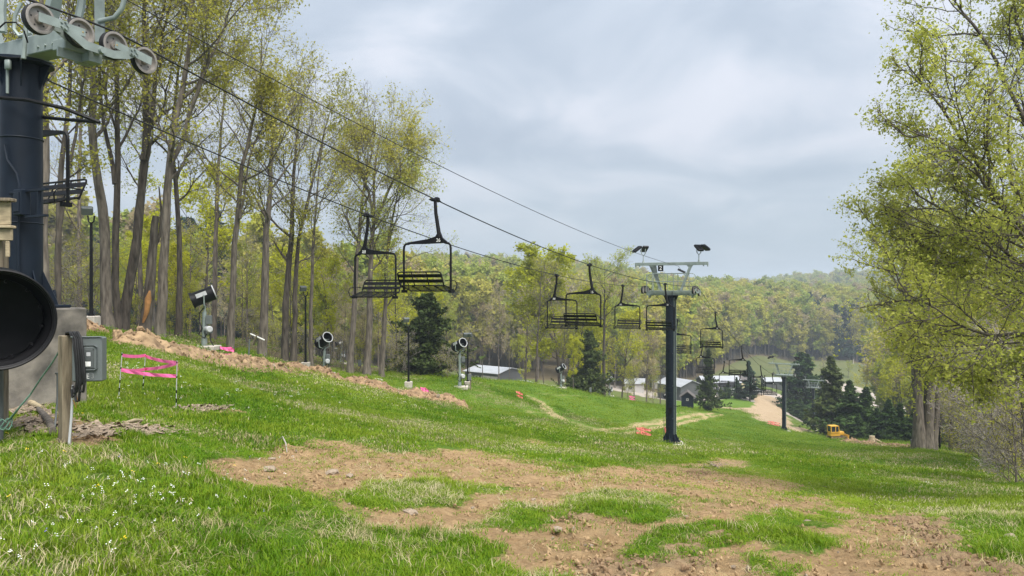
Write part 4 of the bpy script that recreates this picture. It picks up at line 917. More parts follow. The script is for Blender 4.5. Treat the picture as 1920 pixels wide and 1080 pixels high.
# ---- wooded hills: the nearest trees as things, the rest as one mass
def lowtree(seed, h, leafm, twigm, leaf, nleaf, bare, t0, spread, ang):
    (tv, tf), (cv, cf, mi) = variant(seed, h, .24, leaf=leaf, nleaf=nleaf, bare=bare, L1=14, L2=6, L3=5, L4=0, t0=t0, spread=spread, ang=ang, twig=0.03, leafjit=.45)
    n = len(tv); fs = list(tf) + [f + n for f in cf]
    return arr_mesh("forest_tree", np.concatenate([tv, cv]), fs, [M_bark, twigm, leafm], [0] * len(tf) + [1 + i for i in mi], False)
FT = [lowtree(301, 20, M_leafa, M_twigp, .36, 10, .05, .28, .32, 50), lowtree(302, 19, M_leafy, M_twig, .36, 9, .1, .28, .32, 54), lowtree(303, 21, M_leafb, M_twigp, .36, 9, .15, .32, .28, 50), lowtree(304, 20, M_leafp, M_twigp, .30, 8, .2, .32, .28, 46),
      lowtree(305, 21, M_leafa, M_twigp, .28, 4, .4, .34, .28, 46), lowtree(306, 20, M_leafa, M_twigp, .28, 3, .5, .34, .28, 46), lowtree(307, 18, M_leafa, M_twigp, .34, 8, .2, .22, .34, 56)]
def pine_low():
    tm, cm, h = conifer(205, 22, 4.2, 18, 5, 6, M_pine, .55, .4, .1, .15)
    return cm
FT.append(pine_low())
def forest():
    P, SC, I = [], [], []
    def add(n, d0, d1, u0, u1, sc=1.0):
        d = np.sqrt(rng.uniform(d0 ** 2, d1 ** 2, n)); u = rng.uniform(u0, u1, n); x = u * d
        k = rng.random(n) < (wood_mask(x, d) > .5); x, d = x[k], d[k]
        z = hgt(x, d); px = 960 + x / d * F
        q = fbm(x * .012 + 5, d * .012 + 9, 3); pine = ((q > .67) & (rng.random(len(x)) < .55)) | (((px > 900) & (px < 990) & (d > 540) & (d < 700)) & (rng.random(len(x)) < .85)) | ((px > 1500) & (px < 1640) & (d > 800) & (d < 960) & (rng.random(len(x)) < .22))
        g = rng.random(len(x)); low = np.clip((z + 42) / 45, 0, 1)
        idx = np.where(pine, 7, np.where(g < .30 + .35 * low, rng.choice([0, 1, 2, 6, 1, 2], len(x)), np.where(g < .62 + .25 * low, rng.choice([0, 2, 6, 3], len(x)), rng.choice([3, 4, 5, 4], len(x)))))
        s = rng.uniform(.8, 1.35, len(x)) * sc
        P.append(np.stack([x, d, z - .3], -1)); SC.append(np.stack([s * rng.uniform(.9, 1.2, len(x)), s * rng.uniform(.9, 1.2, len(x)), s], -1)); I.append(idx)
    add(2900, 150, 420, -.95, .95); add(5600, 400, 720, -.95, .95); add(2600, 215, 470, .16, .60); add(6500, 700, 1120, -.8, .8, 1.0); add(1500, 1950, 2320, .15, .42, 1.2)
    P, SC, I = np.concatenate(P), np.concatenate(SC), np.concatenate(I)
    # keep the middle distance clearings open
    px = 960 + P[:, 0] / P[:, 1] * F
    # about 90 nearest visible ones become things
    vis = (px > 850) & (px < 1660) & (P[:, 1] < 520) & (P[:, 1] > 150)
    order = np.argsort(P[:, 1] + (~vis) * 1e6)[:110]; order = order[vis[order]]
    mask = np.ones(len(P), bool); mask[order] = False
    nm = {0: "yellow green", 1: "bright yellow", 2: "fresh green", 3: "pinkish", 4: "pale bare", 5: "dark bare", 6: "broad leafy", 7: "dark pine"}
    for j in order:
        o = bpy.data.objects.new("pine_tree" if I[j] == 7 else "deciduous_tree", FT[I[j]]); o.location = P[j]; o.scale = SC[j]; o.rotation_euler = (0, 0, rng.uniform(0, 6.28)); COL.objects.link(o)
        where = "left of the tall golden tree" if px[j] < 1030 else "left of the second tower" if px[j] < 1240 else "right of the second tower" if px[j] < 1360 else "above the lodge roof" if px[j] < 1440 else "above the third tower" if px[j] < 1530 else "left of the massive trunk"
        dep = "at the hill foot" if P[j, 1] < 330 else "low on the hill" if P[j, 1] < 430 else "halfway up the hill"
        tag(o, "%s tree %s, %s" % (nm[int(I[j])], dep, where), "tree", "trees on the wooded hill")
    k = mask.sum()
    scatter("woods", P[mask], np.stack([np.zeros(k), np.zeros(k), rng.uniform(0, 6.28, k)], -1), SC[mask], I[mask], FT, "spring woods covering the hills in yellow green and grey")
forest()

# ------------------------------------------------------------------ chairlift
TH = math.radians(26.0)
T1 = Vector(((40 - 960) / F * 11.9, 11.9, 0)); T1.z = W(0, 577, 11.9).z
T2 = G(1258, 46, .10)
T3 = G(1470, 115, .1); T4 = G(1525, 175, .1)
RX = Vector((math.cos(TH), -math.sin(TH), 0)); LY = Vector((math.sin(TH), math.cos(TH), 0))
GA = 1.56        # half the rope gauge
def wheel(mb, c, r, w, s=1):
    """sheave: tyre (material 0), rim (1), brass axle (2); the open face points along +x"""
    c = Vector(c); a = Vector((s, 0, 0))
    mb.mi = 0; mb.lathe([(r * .80, -w / 2), (r * .97, -w / 2), (r, -w * .35), (r, w * .30), (r * .97, w / 2)], c, a, 28)
    mb.mi = 1; mb.lathe([(r * .97, w / 2), (r * .84, w / 2 + .006), (r * .80, w / 2 + .004), (r * .76, w * .28), (r * .70, w * .05), (r * .30, 0), (r * .26, w * .30), (0.001, w * .30)], c, a, 28)
    mb.lathe([(r * .80, -w / 2), (0.001, -w * .4)], c, a, 28)
    mb.mi = 0
    for k in range(5):
        an = k * 2 * math.pi / 5 + .4; mb.lathe([(r * .065, 0.0), (0.0005, .001)], c + Vector((s * (w * .045), r * .5 * math.cos(an), r * .5 * math.sin(an))), a, 8)
    mb.mi = 2; mb.lathe([(r * .075, w * .3), (r * .075, w * .3 + .05), (0.001, w * .3 + .055)], c, a, 6)
    mb.mi = 0
def sheave_train(root, xoff, wh, r, detail, side):
    """wh: list of (y, z) of wheel centres in tower coordinates"""
    asm = MB(); y0, y3 = wh[0], wh[3]
    mid = ((wh[1][0] + wh[2][0]) / 2, (wh[1][1] + wh[2][1]) / 2 - r * .85)
    pa = ((wh[0][0] + wh[1][0]) / 2, (wh[0][1] + wh[1][1]) / 2 + .0); pb = ((wh[2][0] + wh[3][0]) / 2, (wh[2][1] + wh[3][1]) / 2)
    for sx in ((side * .075),) if not detail else (side * .085, -side * .085):
        h = r * .30
        poly = [(pa[0] - h, pa[1] + h * .6), (pa[0] + h * .5, pa[1] + h * .9), (wh[1][0] + h * .8, mid[1] + h * 1.3), (wh[2][0] - h, mid[1] + h), (pb[0] - h * .6, pb[1] + h * .2), (pb[0] + h, pb[1] + h * .6), (pb[0] + h, pb[1] - h * .7),
                (pb[0] - h * 1.2, pb[1] - h * 1.9), (wh[2][0] - h, mid[1] - h * .9), (wh[1][0] + h * .3, mid[1] - h * .7), (pa[0] - h * .3, pa[1] - h * .9)]
        asm.prism(poly, .012 * side, (xoff + sx, 0, 0))
        for a, b in ((wh[0], pa), (pb, wh[3])):
            v = Vector((0, b[0] - a[0], b[1] - a[1])); L = v.length; v.normalize(); n = Vector((0, -v.z, v.y)); w = r * .30
            A = Vector((xoff + sx + side * .014, a[0], a[1])); 
            asm.prism([(-w * .9, -w), (L + w * .9, -w), (L + w * .9, w), (-w * .9, w)], .012 * side, A, (v, n), (1, 0, 0))
        for a, b in ((pa, wh[1]), (wh[2], pb)):
            v = Vector((0, b[0] - a[0], b[1] - a[1])); L = v.length; v.normalize(); n = Vector((0, -v.z, v.y)); w = r * .26
            asm.prism([(-w * .5, -w), (L + w * .7, -w), (L + w * .7, w), (-w * .5, w)], .010 * side, Vector((xoff + sx - side * .012, a[0], a[1])), (v, n), (1, 0, 0))
    asm.lathe([(.001, -.16), (.05, -.16), (.05, .16), (.001, .16)], (xoff, mid[0], mid[1]), (1, 0, 0), 14)
    for p in (pa, pb):
        for k in range(5):
            an = k * 2 * math.pi / 5; asm.lathe([(.018, 0), (.018, .03), (.001, .03)], (xoff + side * .11, p[0] + .05 * math.cos(an), p[1] + .05 * math.sin(an)), (side, 0, 0), 8)
    # bracket to the crossarm and catcher arm
    asm.box((xoff - side * .2, mid[0], mid[1] - .06), (.34, .22, .2))
    a = asm.build("sheave_assembly", M_galv, root, 35)
    for p in wh:
        w = MB(); wheel(w, (xoff, p[0], p[1]), r, .11, side); w.build("sheave_wheel", [M_rubber, M_rim, M_brass], a, 40)
    return a
def lamp_pair(root, x, z, y=0.0, flip=1):
    m = MB(); m.lathe([(.10, 0), (.03, .18), (.025, .45)], (x, y, z), (0, 0, 1), 10); m.tube([(x - .13, y, z + .9), (x - .12, y, z + .6), (x, y, z + .45), (x + .12, y, z + .6), (x + .13, y, z + .9)], .03, 6)
    lp = m.build("lamp_bracket", M_galv, root, 40)
    for k, (dx_, yaw, pit) in enumerate(((-.16, 2.3 * flip, -35), (.17, .6 * flip, -28))):
        R = Matrix.Rotation(yaw, 3, "Z") @ Matrix.Rotation(math.radians(pit), 3, "X")
        h = MB(); c = Vector((x + dx_, y, z + .98)); h.cbox(c + R @ Vector((0, .28, .06)), (.40, .62, .13), .03, R); h.box(c + R @ Vector((0, .30, -.012)), (.34, .50, .016), R)
        for q in range(4): h.box(c + R @ Vector((-.14 + q * .093, .28, .14)), (.015, .5, .04), R)
        h.build("floodlight", M_black, lp)
def make_tower(name, base, Hc, wh, label, lights=True, number=None, ladder=True, near=False, railing=True):
    root = empty(name, base, -TH, label, "lift tower", "chairlift towers")
    m = MB(); r = .30; m.lathe([(r, 0), (r, Hc * .35), (r, Hc * .35 + .001), (r * .97, Hc - .16)], (0, 0, 0), (0, 0, 1), 32)
    for zz in (Hc * .33, Hc * .66): m.lathe([(r + .004, zz - .012), (r + .012, zz), (r + .004, zz + .012)], (0, 0, 0), (0, 0, 1), 32)
    m.build("pole", M_navy, root, 40)
    m = MB(); m.cbox((0, 0, .02), (1.0, 1.0, .05), .01)
    for k in range(8):
        a = k * math.pi / 4; u = Vector((math.cos(a), math.sin(a), 0)); t = Vector((-u.y, u.x, 0))
        m.prism([(.29, .045), (.52, .045), (.50, .12), (.29, .62)], .024, -t * .012, (u, Vector((0, 0, 1))), t)
        for q in (.44,): m.lathe([(.035, 0), (.035, .16), (.02, .24), (.001, .24)], u * q + t * .09 + Vector((0, 0, .045)), (0, 0, 1), 8)
    m.build("base_flange", M_navy, root)
    m = MB(); m.lathe([(.30, 0), (.46, .02), (.46, .06), (.30, .07)], (0, 0, Hc - .22), (0, 0, 1), 28)
    for k in range(6):
        a = k * math.pi / 3 + .5; u = Vector((math.cos(a), math.sin(a), 0)); t = Vector((-u.y, u.x, 0)); m.prism([(.29, 0), (.45, 0), (.29, -.4)], .02, Vector((0, 0, Hc - .2)) - t * .01, (u, Vector((0, 0, 1))), t)
    m.build("top_flange", M_navy, root, 40)
    m = MB(); m.cbox((0, 0, Hc), (2 * GA - .40, .34, .29), .012); m.box((0, 0, Hc - .152), (.9, .5, .02))
    for s in (-1, 1):
        m.cbox((s * (GA - .30), 0, Hc - .10), (.30, .40, .16), .01); m.box((s * (GA - .22), -.02, Hc - .24), (.03, .5, .14))
        for q in range(3): m.lathe([(.02, 0), (.02, .025), (.001, .025)], (s * .9 + q * .18 - .18, -.17, Hc - .06), (0, -1, 0), 6)
    m.build("crossarm", M_galv, root)
    for s in (1, -1): sheave_train(root, s * GA, wh if s > 0 else [(a, b) for a, b in wh], .218, near, s if near else s)
    # lifting frame above the crossarm
    ht = 1.75; m = MB(); tw = 2.28
    for s in (-1, 1):
        m.prism([(s * .62 - .07, .145), (s * .62 + .07, .145), (s * 1.20 + .07, ht - .16), (s * 1.38, ht - .02), (s * .95, ht - .02), (s * 1.20 - .10, ht - .18)], .16, (0, -.08, Hc), ((1, 0, 0), (0, 0, 1)), (0, 1, 0))
    m.cbox((0, 0, Hc + ht + .05), (2 * tw, .20, .19), .01)
    for s in (-1, 1):
        m.box((s * (tw - .03), 0, Hc + ht - .06), (.05, .14, .18)); m.box((s * (tw - .28), 0, Hc + ht - .05), (.05, .12, .14))
    m.build("lifting_frame", M_galv, root)
    if railing:
        m = MB(); z0 = Hc + .15
        for yy in (-.55, .55):
            for hh in (.55, 1.05): m.tube([(-.95, yy, z0 + hh), (1.25, yy, z0 + hh)], .021, 6)
            for xx in (-.95, -.35, .3, 1.0): m.tube([(xx, yy, z0 - .05), (xx, yy, z0 + 1.05)], .021, 6)
        for s, xx in ((1, 1.25), (-1, -.95)):
            m.tube([(xx, -.55, z0 + 1.05), (xx + s * .32, -.55, z0 + .98), (xx + s * .42, -.55, z0 + .8), (xx + s * .32, -.55, z0 + .6), (xx, -.55, z0 + .55)], .021, 6)
        m.tube([(-1.45, -.3, z0 - .1), (-1.45, -.3, z0 + 1.0), (-1.10, -.3, z0 + 1.0), (-1.10, -.3, z0 - .1)], .03, 6)
        m.box((.1, -.45, z0 - .02), (2.4, .35, .03)); m.box((.1, .45, z0 - .02), (2.4, .35, .03))
        m.build("work_platform", M_galv, root, 40)
    if ladder:
        m = MB()
        for s in (-1, 1): m.tube([(s * .19, -.47, .9), (s * .19, -.47, Hc + .1)], .02, 5)
        n = int((Hc - 1) / .3)
        for k in range(n): m.tube([(-.19, -.47, 1 + k * .3), (.19, -.47, 1 + k * .3)], .014, 5)
        for zz in np.arange(1.5, Hc, 2.0):
            for s in (-1, 1): m.box((s * .19, -.38, zz), (.03, .2, .05))
        m.build("ladder", M_navy, root, 40)
        m = MB(); m.tube([(.33, -.05, .5), (.33, -.05, Hc - .4)], .022, 6); m.tube([(.25, -.22, .5), (.25, -.22, Hc - .3)], .018, 6); m.build("conduit", M_galv, root, 40)
        m = MB(); m.tube([(.62, -.1, 2.3), (.45, -.2, 2.25), (.2, -.35, 2.3), (-.2, -.34, 1.9), (-.36, -.1, 1.75)], .02, 5); m.box((.05, -.33, 2.0), (.2, .1, .35)); m.build("switch_box", M_black, root)
    if lights:
        lamp_pair(root, -1.75, Hc + ht + .12, 0, 1); lamp_pair(root, 1.72, Hc + ht + .12, 0, -1)
    if number:
        m = MB(); m.box((-.62, -.1, Hc + ht - .22), (.34, .02, .36)); pl = m.build("number_plate", M_black, root)
        o = link("numeral", text_mesh(number, .34, M_white), pl); o.location = (-.62, -.113, Hc + ht - .22); o.rotation_euler = (math.pi / 2, 0, 0)
    return root
WH = [(-.84, .16), (-.28, .21), (.28, .17), (.84, .02)]
def shift(w, h): return [(a, b + h) for a, b in w]
z_c2 = W(0, 549, 46).z; z_c3 = W(0, 704, 115).z; z_c4 = W(0, 727, 175).z
HC1 = W(0, 99, 11.9).z - T1.z
# wheel centres of the near right train, read on its vertical plane
def on_plane(px, py, xo):
    k = (px - 960) / F; o = T1 + RX * xo
    s = (k * o.y - o.x) / (LY.x - k * LY.y); d = o.y + s * LY.y
    return s, (540 - py) / F * d - T1.z
wh1 = [on_plane(x, y, GA) for x, y in ((72, 36), (149, 62), (213, 86), (270, 114))]
tw1 = make_tower("lift_tower", T1, HC1, wh1, "near navy lift tower with large sheave wheels on a concrete footing", lights=False, near=True, ladder=False, railing=False)
tw2 = make_tower("lift_tower", T2, z_c2 - T2.z, shift(WH, z_c2 - T2.z), "second lift tower with two pairs of floodlights, standing alone on the meadow", number="2")
tw3 = make_tower("lift_tower", T3, z_c3 - T3.z, shift(WH, z_c3 - T3.z), "third lift tower, beside the dirt track near the spruces")
tw4 = make_tower("lift_tower", T4, z_c4 - T4.z, shift(WH, z_c4 - T4.z), "farthest lift tower, in front of the dark spruces")
for t_ in (tw2, tw3, tw4):
    m = MB(); m.cbox((t_.location.x + .15, t_.location.y, t_.location.z - .27), (1.35, 1.35, .4), .03); tag(m.build("concrete_footing", M_concl), {tw2: "flat concrete pad under the second lift tower", tw3: "concrete pad under the third lift tower", tw4: "concrete pad under the farthest lift tower"}[t_], "footing", "lift tower footings")
# details of the near tower, placed in world space
def wpart(name, m, pts, r, root, k=7): b_ = MB(); b_.tube(pts, r, k); return b_.build(name, m, root, 50, True)
m = MB(); m.tube([W(0, 183, 11.5), W(50, 187, 11.45), W(120, 203, 11.4), W(186, 229, 11.6)], .03, 7); m.tube([W(186, 229, 11.6), W(120, 224, 11.9), W(60, 218, 12.1)], .028, 7); m.build("rope_guard", M_black, tw1, 50, True)
m = MB(); m.tube([W(14, 120, 11.55), W(14, 175, 11.55)], .022, 7); m.build('conduit', M_galv, tw1, 50, True); m = MB(); m.tube([W(8, 270, 11.55), W(14, 300, 11.55), W(31, 325, 11.55), W(36, 345, 11.55), W(36, 355, 11.55)], .02, 7); m.tube([W(35, 405, 11.58), W(35, 560, 11.6)], .018, 7)
m.build("conduit", M_navy, tw1, 50, True); m = MB(); c_ = W(15, 121, 11.5); m.cbox(c_, (.085, .06, .15), .01); m.build("conduit_box", M_galv, tw1, 50, True)
Rt = Matrix.Rotation(-TH, 3, "Z")
m = MB(); c_ = W(41, 380, 11.5); m.cbox(c_, (.20, .16, .40), .012, Rt); m.cbox(c_ + Rt @ Vector((0, -.085, 0)), (.15, .02, .31), .008, Rt); m.box(c_ + Rt @ Vector((-.15, .02, .17)), (.25, .1, .03), Rt)
for dz_ in (.18, -.22): m.box(c_ + Rt @ Vector((.34, .02, dz_)), (.5, .06, .035), Rt)
m.box(c_ + Rt @ Vector((.40, .02, -.02)), (.03, .05, .36), Rt); m.build("junction_box", M_navy, tw1, None, True)
m = MB()
for (a, b_) in (((6, 118), (2, -60)), ((118, 60), (122, -60)), ((158, 45), (150, -60)), ((196, 78), (190, -60))): pass
m.tube([W(44, 110, 11.35), W(48, 60, 11.35), W(50, 40, 11.35)], .035, 6); m.tube([W(40, 5, 11.6), W(28, 30, 11.6), W(26, 55, 11.6), W(36, 68, 11.6), W(60, 62, 11.6)], .03, 7)
m.tube([W(235, -10, 11.9), W(229, 15, 11.9), W(215, 33, 11.9), W(185, 40, 11.9)], .04, 8); m.prism([(0, 0), (.14, 0), (.12, 1.1), (-.02, 1.1)], .05, W(178, 78, 11.9), ((1, 0, 0), (0, 0, 1)), (0, 1, 0))
m.tube([W(92, 72, 12.1), W(104, 20, 12.1), W(112, -40, 12.1)], .075, 6); m.tube([W(146, 40, 11.8), W(152, 10, 11.8), W(158, -40, 11.8)], .06, 6); m.tube([W(4, 60, 11.7), W(2, 20, 11.7), W(8, -40, 11.7)], .07, 6)
m.build("work_platform", M_galv, tw1, 50, True)
m = MB(); m.tube([W(-10, 60, 11.2), W(10, 42, 11.2), W(30, 42, 11.2), W(45, 58, 11.2), W(52, 80, 11.3)], .012, 6); m.tube([W(0, 105, 11.35), W(16, 108, 11.35), W(38, 108, 11.3), W(40, 112, 11.3)], .01, 6); m.build("cable_loop", M_black, tw1, 50, True)
# concrete footing under the near tower
m = MB(); gz = H1(T1.x, T1.y); hgt_ = T1.z - gz + .6
ft = empty("concrete_footing", (T1.x, T1.y, gz), -TH, "stained tall concrete block under the near lift tower", "footing")
m.cbox((0.0, 0, (T1.z - gz) / 2 - .3 - .005), (1.30, 1.35, hgt_), .025); m.build("block", M_conc, ft)
m = MB(); m.cbox((-.05, -.69, .36), (.26, .04, .22), .008); m.build("patch_plate", M_concl, ft)
m = MB(); m.tube([(.0, -.70, -.2), (.0, -.70, T1.z - gz)], .014, 6); m.build("ground_rod", M_boxd, ft)

# ---- ropes
def rope_pts(A, B, sag, n=28): return [A.lerp(B, i / n) - Vector((0, 0, 4 * sag * (i / n) * (1 - i / n))) for i in range(n + 1)]
def shv(root, side, wh): return [WM[root] @ Vector((side * GA, a, b + .218 + .012)) for a, b in wh]
ROPE = {}
for side in (1, -1):
    w1, w2, w3, w4 = shv(tw1, side, wh1), shv(tw2, side, shift(WH, z_c2 - T2.z)), shv(tw3, side, shift(WH, z_c3 - T3.z)), shv(tw4, side, shift(WH, z_c4 - T4.z))
    up_end = w1[0] - LY * 40 + Vector((0, 0, 2.0))
    dn = G(1568, 235); dn = Vector((dn.x, dn.y, dn.z + 4.2)) + RX * side * GA
    ROPE[side] = (rope_pts(up_end, w1[0], .6), w1, rope_pts(w1[3], w2[0], .95), w2, rope_pts(w2[3], w3[0], 2.3), w3, rope_pts(w3[3], w4[0], 1.0), w4, rope_pts(w4[3], dn, 1.0))
m = MB()
for side in (1, -1):
    P = []
    for seg in ROPE[side]:
        for p in seg:
            if not P or (p - P[-1]).length > .01: P.append(p)
    m.tube(P, .0155, 6)
cpt = G(1568, 235); cz = cpt.z + 4.2
m.tube([Vector((cpt.x, cpt.y, cz)) + RX * GA * math.cos(a) + LY * GA * math.sin(a) for a in np.linspace(0, math.pi, 13)], .0155, 6)
tag(m.build("haul_rope", M_rope), "black haul rope running over every lift tower", "rope")
bw = empty("return_terminal", cpt, -TH, "far return wheel on a navy mast at the foot of the lift", "lift terminal")
m = MB(); m.lathe([(.28, -.2), (.26, 4.0)], (0, 0, 0), (0, 0, 1), 14); m.build("mast", M_navy, bw, 40); m = MB(); m.lathe([(1.50, -.05), (1.55, .0), (1.50, .05), (.3, .05), (.3, -.05), (1.5, -.05)], (0, 0, 4.15), (0, 0, 1), 32); m.build("bullwheel", M_galv, bw, 40)
# communication line above the ropes
cA, cM, cB = W(235, 0, 13.5), W(960, 385, 27.1), W(1272, 499, 45.6)
top1 = Vector((T1.x, T1.y, T1.z + HC1 + 1.75)) ; k_ = []
A_ = cA - (cM - cA) * .14 + Vector((0, 0, .05)); pts = rope_pts(A_ - LY * 0, cB, .62)
m = MB(); m.tube([A_ - LY * 30 + Vector((0, 0, 3)), A_], .009, 5); m.tube(pts, .011, 5)
c3_ = Vector((T3.x, T3.y, z_c3 + 1.9)); c4_ = Vector((T4.x, T4.y, z_c4 + 1.9)); m.tube(rope_pts(cB, c3_, 2.2), .011, 5); m.tube(rope_pts(c3_, c4_, 1.0), .011, 5)
m.box(W(1278, 508, 45.6), (.5, .1, .12), Matrix.Rotation(math.radians(25), 3, "Y")); tag(m.build("communication_cable", M_rope), "thin line strung above the haul ropes between tower tops", "cable")

# ---- chairs.  Local frame: grip at the origin, +x across the line, +y the way the riders face
def make_chair():
    root = empty("lift_chair", (0, 0, 0), 0, "x", "lift chair", "chairs hanging on the lift")
    m = MB(); m.cbox((0, 0, .0), (.09, .40, .085), .02); m.cbox((.0, .08, .03), (.13, .18, .12), .03); m.tube([(0, -.30, -.01), (0, -.2, 0), (0, .2, 0), (0, .30, -.01)], [.012, .035, .035, .012], 7); m.build("grip", M_black, root, 40)
    m = MB(); m.tube([(0, 0, 0), (-.02, 0, -.35), (-.10, 0, -.80), (-.13, 0, -1.0)], [.045, .048, .055, .06], 10); m.build("hanger", M_black, root, 40)
    zt = -1.14; xl, xr = -.48, 1.00    # bail: stem is off centre
    m = MB()
    m.prism([(-.16, -.86), (-.10, -.86), (-.02, -.97), (.20, -1.03), (.86, -1.105), (.86, -1.155), (.3, -1.16), (-.34, -1.15), (-.36, -1.11), (-.22, -1.0)], .07, (0, -.035, 0), ((1, 0, 0), (0, 0, 1)), (0, 1, 0))
    m.build("yoke_plate", M_black, root)
    m = MB()
    zb = -2.42
    pr = [(-.30, 0, zt + .0), (xl + .06, 0, zt - .02), (xl + .012, 0, zt - .07), (xl, 0, zt - .16), (xl, 0, zb + .02)]
    pl = [(.82, 0, zt + .0), (xr - .06, 0, zt - .01), (xr - .012, 0, zt - .07), (xr, 0, zt - .16), (xr, 0, zb + .02)]
    m.tube(pr, .031, 8); m.tube(pl, .031, 8)
    for xx in (xl, xr): m.box((xx, .03, zb - .01), (.09, .17, .08))
    m.build("bail", M_black, root, 40)
    m = MB(); x0, x1 = xl + .04, xr - .04
    for yy, zz in ((.28, zb + .0), (-.22, zb + .14)): m.tube([(x0, yy, zz), (x1, yy, zz)], .022, 6)
    for k in range(5):
        xx = x0 + (x1 - x0) * k / 4; m.tube([(xx, -.22, zb + .14), (xx, .28, zb + .0)], .018, 5)
    st = m.build("seat_frame", M_black, root, 40)
    for k in range(4):
        yy = -.14 + k * .11; b_ = MB(); b_.box(((x0 + x1) / 2, yy, zb + .128 - .031 * k), (x1 - x0 - .02, .03, .014), Matrix.Rotation(-.27, 3, "X")); b_.build("seat_slat", M_black, st)
    m = MB(); bx0, bx1 = x0 + .02, x1 - .02; by, bz = -.24, zb + .13
    up_ = lambda h: (by - .17 * h, bz + .37 * h)
    y1, z1 = up_(1.0); y2, z2 = up_(.85)
    m.tube([(bx0, by, bz - .02), (bx0, y2, z2), (bx0 + .03, *up_(.96)), (bx0 + .09, y1, z1), (bx1 - .09, y1, z1), (bx1 - .03, *up_(.96)), (bx1, y2, z2), (bx1, by, bz - .02)], .019, 6)
    for f in (1 / 3, 2 / 3): m.tube([(bx0 + (bx1 - bx0) * f, by, bz), (bx0 + (bx1 - bx0) * f, y1, z1)], .014, 5)
    bk = m.build("back_frame", M_black, root, 40)
    tilt = Matrix.Rotation(math.atan2(.17, .37), 3, "X")
    for h in (.36, .73):
        yy, zz = up_(h); b_ = MB(); b_.box(((bx0 + bx1) / 2, yy + .012, zz), (bx1 - bx0, .014, .092), tilt); b_.build("back_slat", M_black, bk)
    for xx in (xl, xr):
        b_ = MB(); s = -1 if xx < 0 else 1; b_.tube([(xx + s * .02, -.30, zb + .28), (xx + s * .03, -.05, zb + .29), (xx + s * .03, .20, zb + .26), (xx + s * .03, .27, zb + .16), (xx, .24, zb + .02)], .013, 5); b_.build("armrest", M_galv if False else M_black, root, 40)
    return root
chair0 = make_chair()
NUMM = {}
def ray_rope(side, px, span):
    """the point of a rope span that shows at photo column px"""
    P = ROPE[side][span]; k = (px - 960) / F
    for a, b in zip(P[:-1], P[1:]):
        fa, fb = a.x - k * a.y, b.x - k * b.y
        if fa * fb <= 0: return a.lerp(b, fa / (fa - fb + 1e-12))
    return P[len(P) // 2]
first = True
def hang(p, side, num, label):
    global first
    o = chair0 if first else copy_tree(chair0); first = False
    o.location = p - Vector((0, 0, .02)); o.rotation_euler = (0, 0, -TH if side > 0 else -TH + math.pi)
    # the down line chair faces away (downhill) and its stem is to the right; the up line chair faces the camera side mirrored
    if side > 0: o.rotation_euler = (0, 0, -TH); o.scale = (-1, 1, 1)
    else: o.rotation_euler = (0, 0, -TH); o.scale = (1, -1, 1)
    o["label"] = label
    if num:
        if num not in NUMM: NUMM[num] = text_mesh(num, .135, M_white)
        for yy, fl in ((-.041, 0), (.041, math.pi)):
            t_ = bpy.data.objects.new("number", NUMM[num]); COL.objects.link(t_); t_.parent = o
            sx_ = -1 if side > 0 else 1
            ly = yy * (1 if side > 0 else -1)
            t_.location = (-.12, ly, -1.075)
            facing_cam = yy < 0
            t_.rotation_euler = (math.pi / 2, 0, 0 if facing_cam else math.pi)
            if side > 0: t_.scale = (-1, 1, 1)
            else: t_.scale = (1, 1, 1); t_.rotation_euler = (math.pi / 2, 0, 0); t_.scale = (1, 1, -1)
            if not facing_cam: t_.scale = (-t_.scale[0], t_.scale[1], t_.scale[2])
CHAIRS = [(1, 2, 816, "26", "chair 26, near down-line chair seen from behind"), (1, 2, 1105, "25", "chair 25, overlapping chair 30"), (1, 2, 1247, "24", "chair 24, half hidden by the second lift tower pole"),
          (1, 4, 1341, "23", "chair right of the second tower pole, just below its sheaves"), (1, 4, 1390, "22", "chair hanging over the clearing, upper right of the white roof"), (1, 4, 1426, "21", "large dark chair in front of the dirt road"), (1, 4, 1448, "20", "chair just left of the third lift tower pole"),
          (-1, 2, 62, "28", "chair passing behind the near lift tower"), (-1, 2, 690, "29", "chair 29, near up-line chair left of chair 26"), (-1, 2, 1044, "30", "chair 30, partly behind chair 25"), (-1, 2, 1168, "31", "chair left of chair 24 with a small number plate"),
          (-1, 4, 1270, "32", "chair behind the second lift tower pole"), (-1, 4, 1317, "33", "chair in front of the dense spruce"), (-1, 4, 1358, "34", "chair in front of the white roofed lodge"), (-1, 4, 1389, "35", "chair above the young spruces"), (-1, 4, 1413, "36", "chair at the left of the far cluster"), (-1, 4, 1434, "37", "chair at the right of the far cluster"),
          (1, 6, 1483, None, "chair just right of the third lift tower"), (-1, 6, 1480, None, "small far chair behind the third lift tower"), (1, 6, 1505, None, "small far chair between third and fourth towers"), (-1, 6, 1500, None, "small far up-line chair before the spruces")]
for side, span, px, num, lab in CHAIRS: hang(ray_rope(side, px, span), side, num, lab + ", black slatted lift chair")

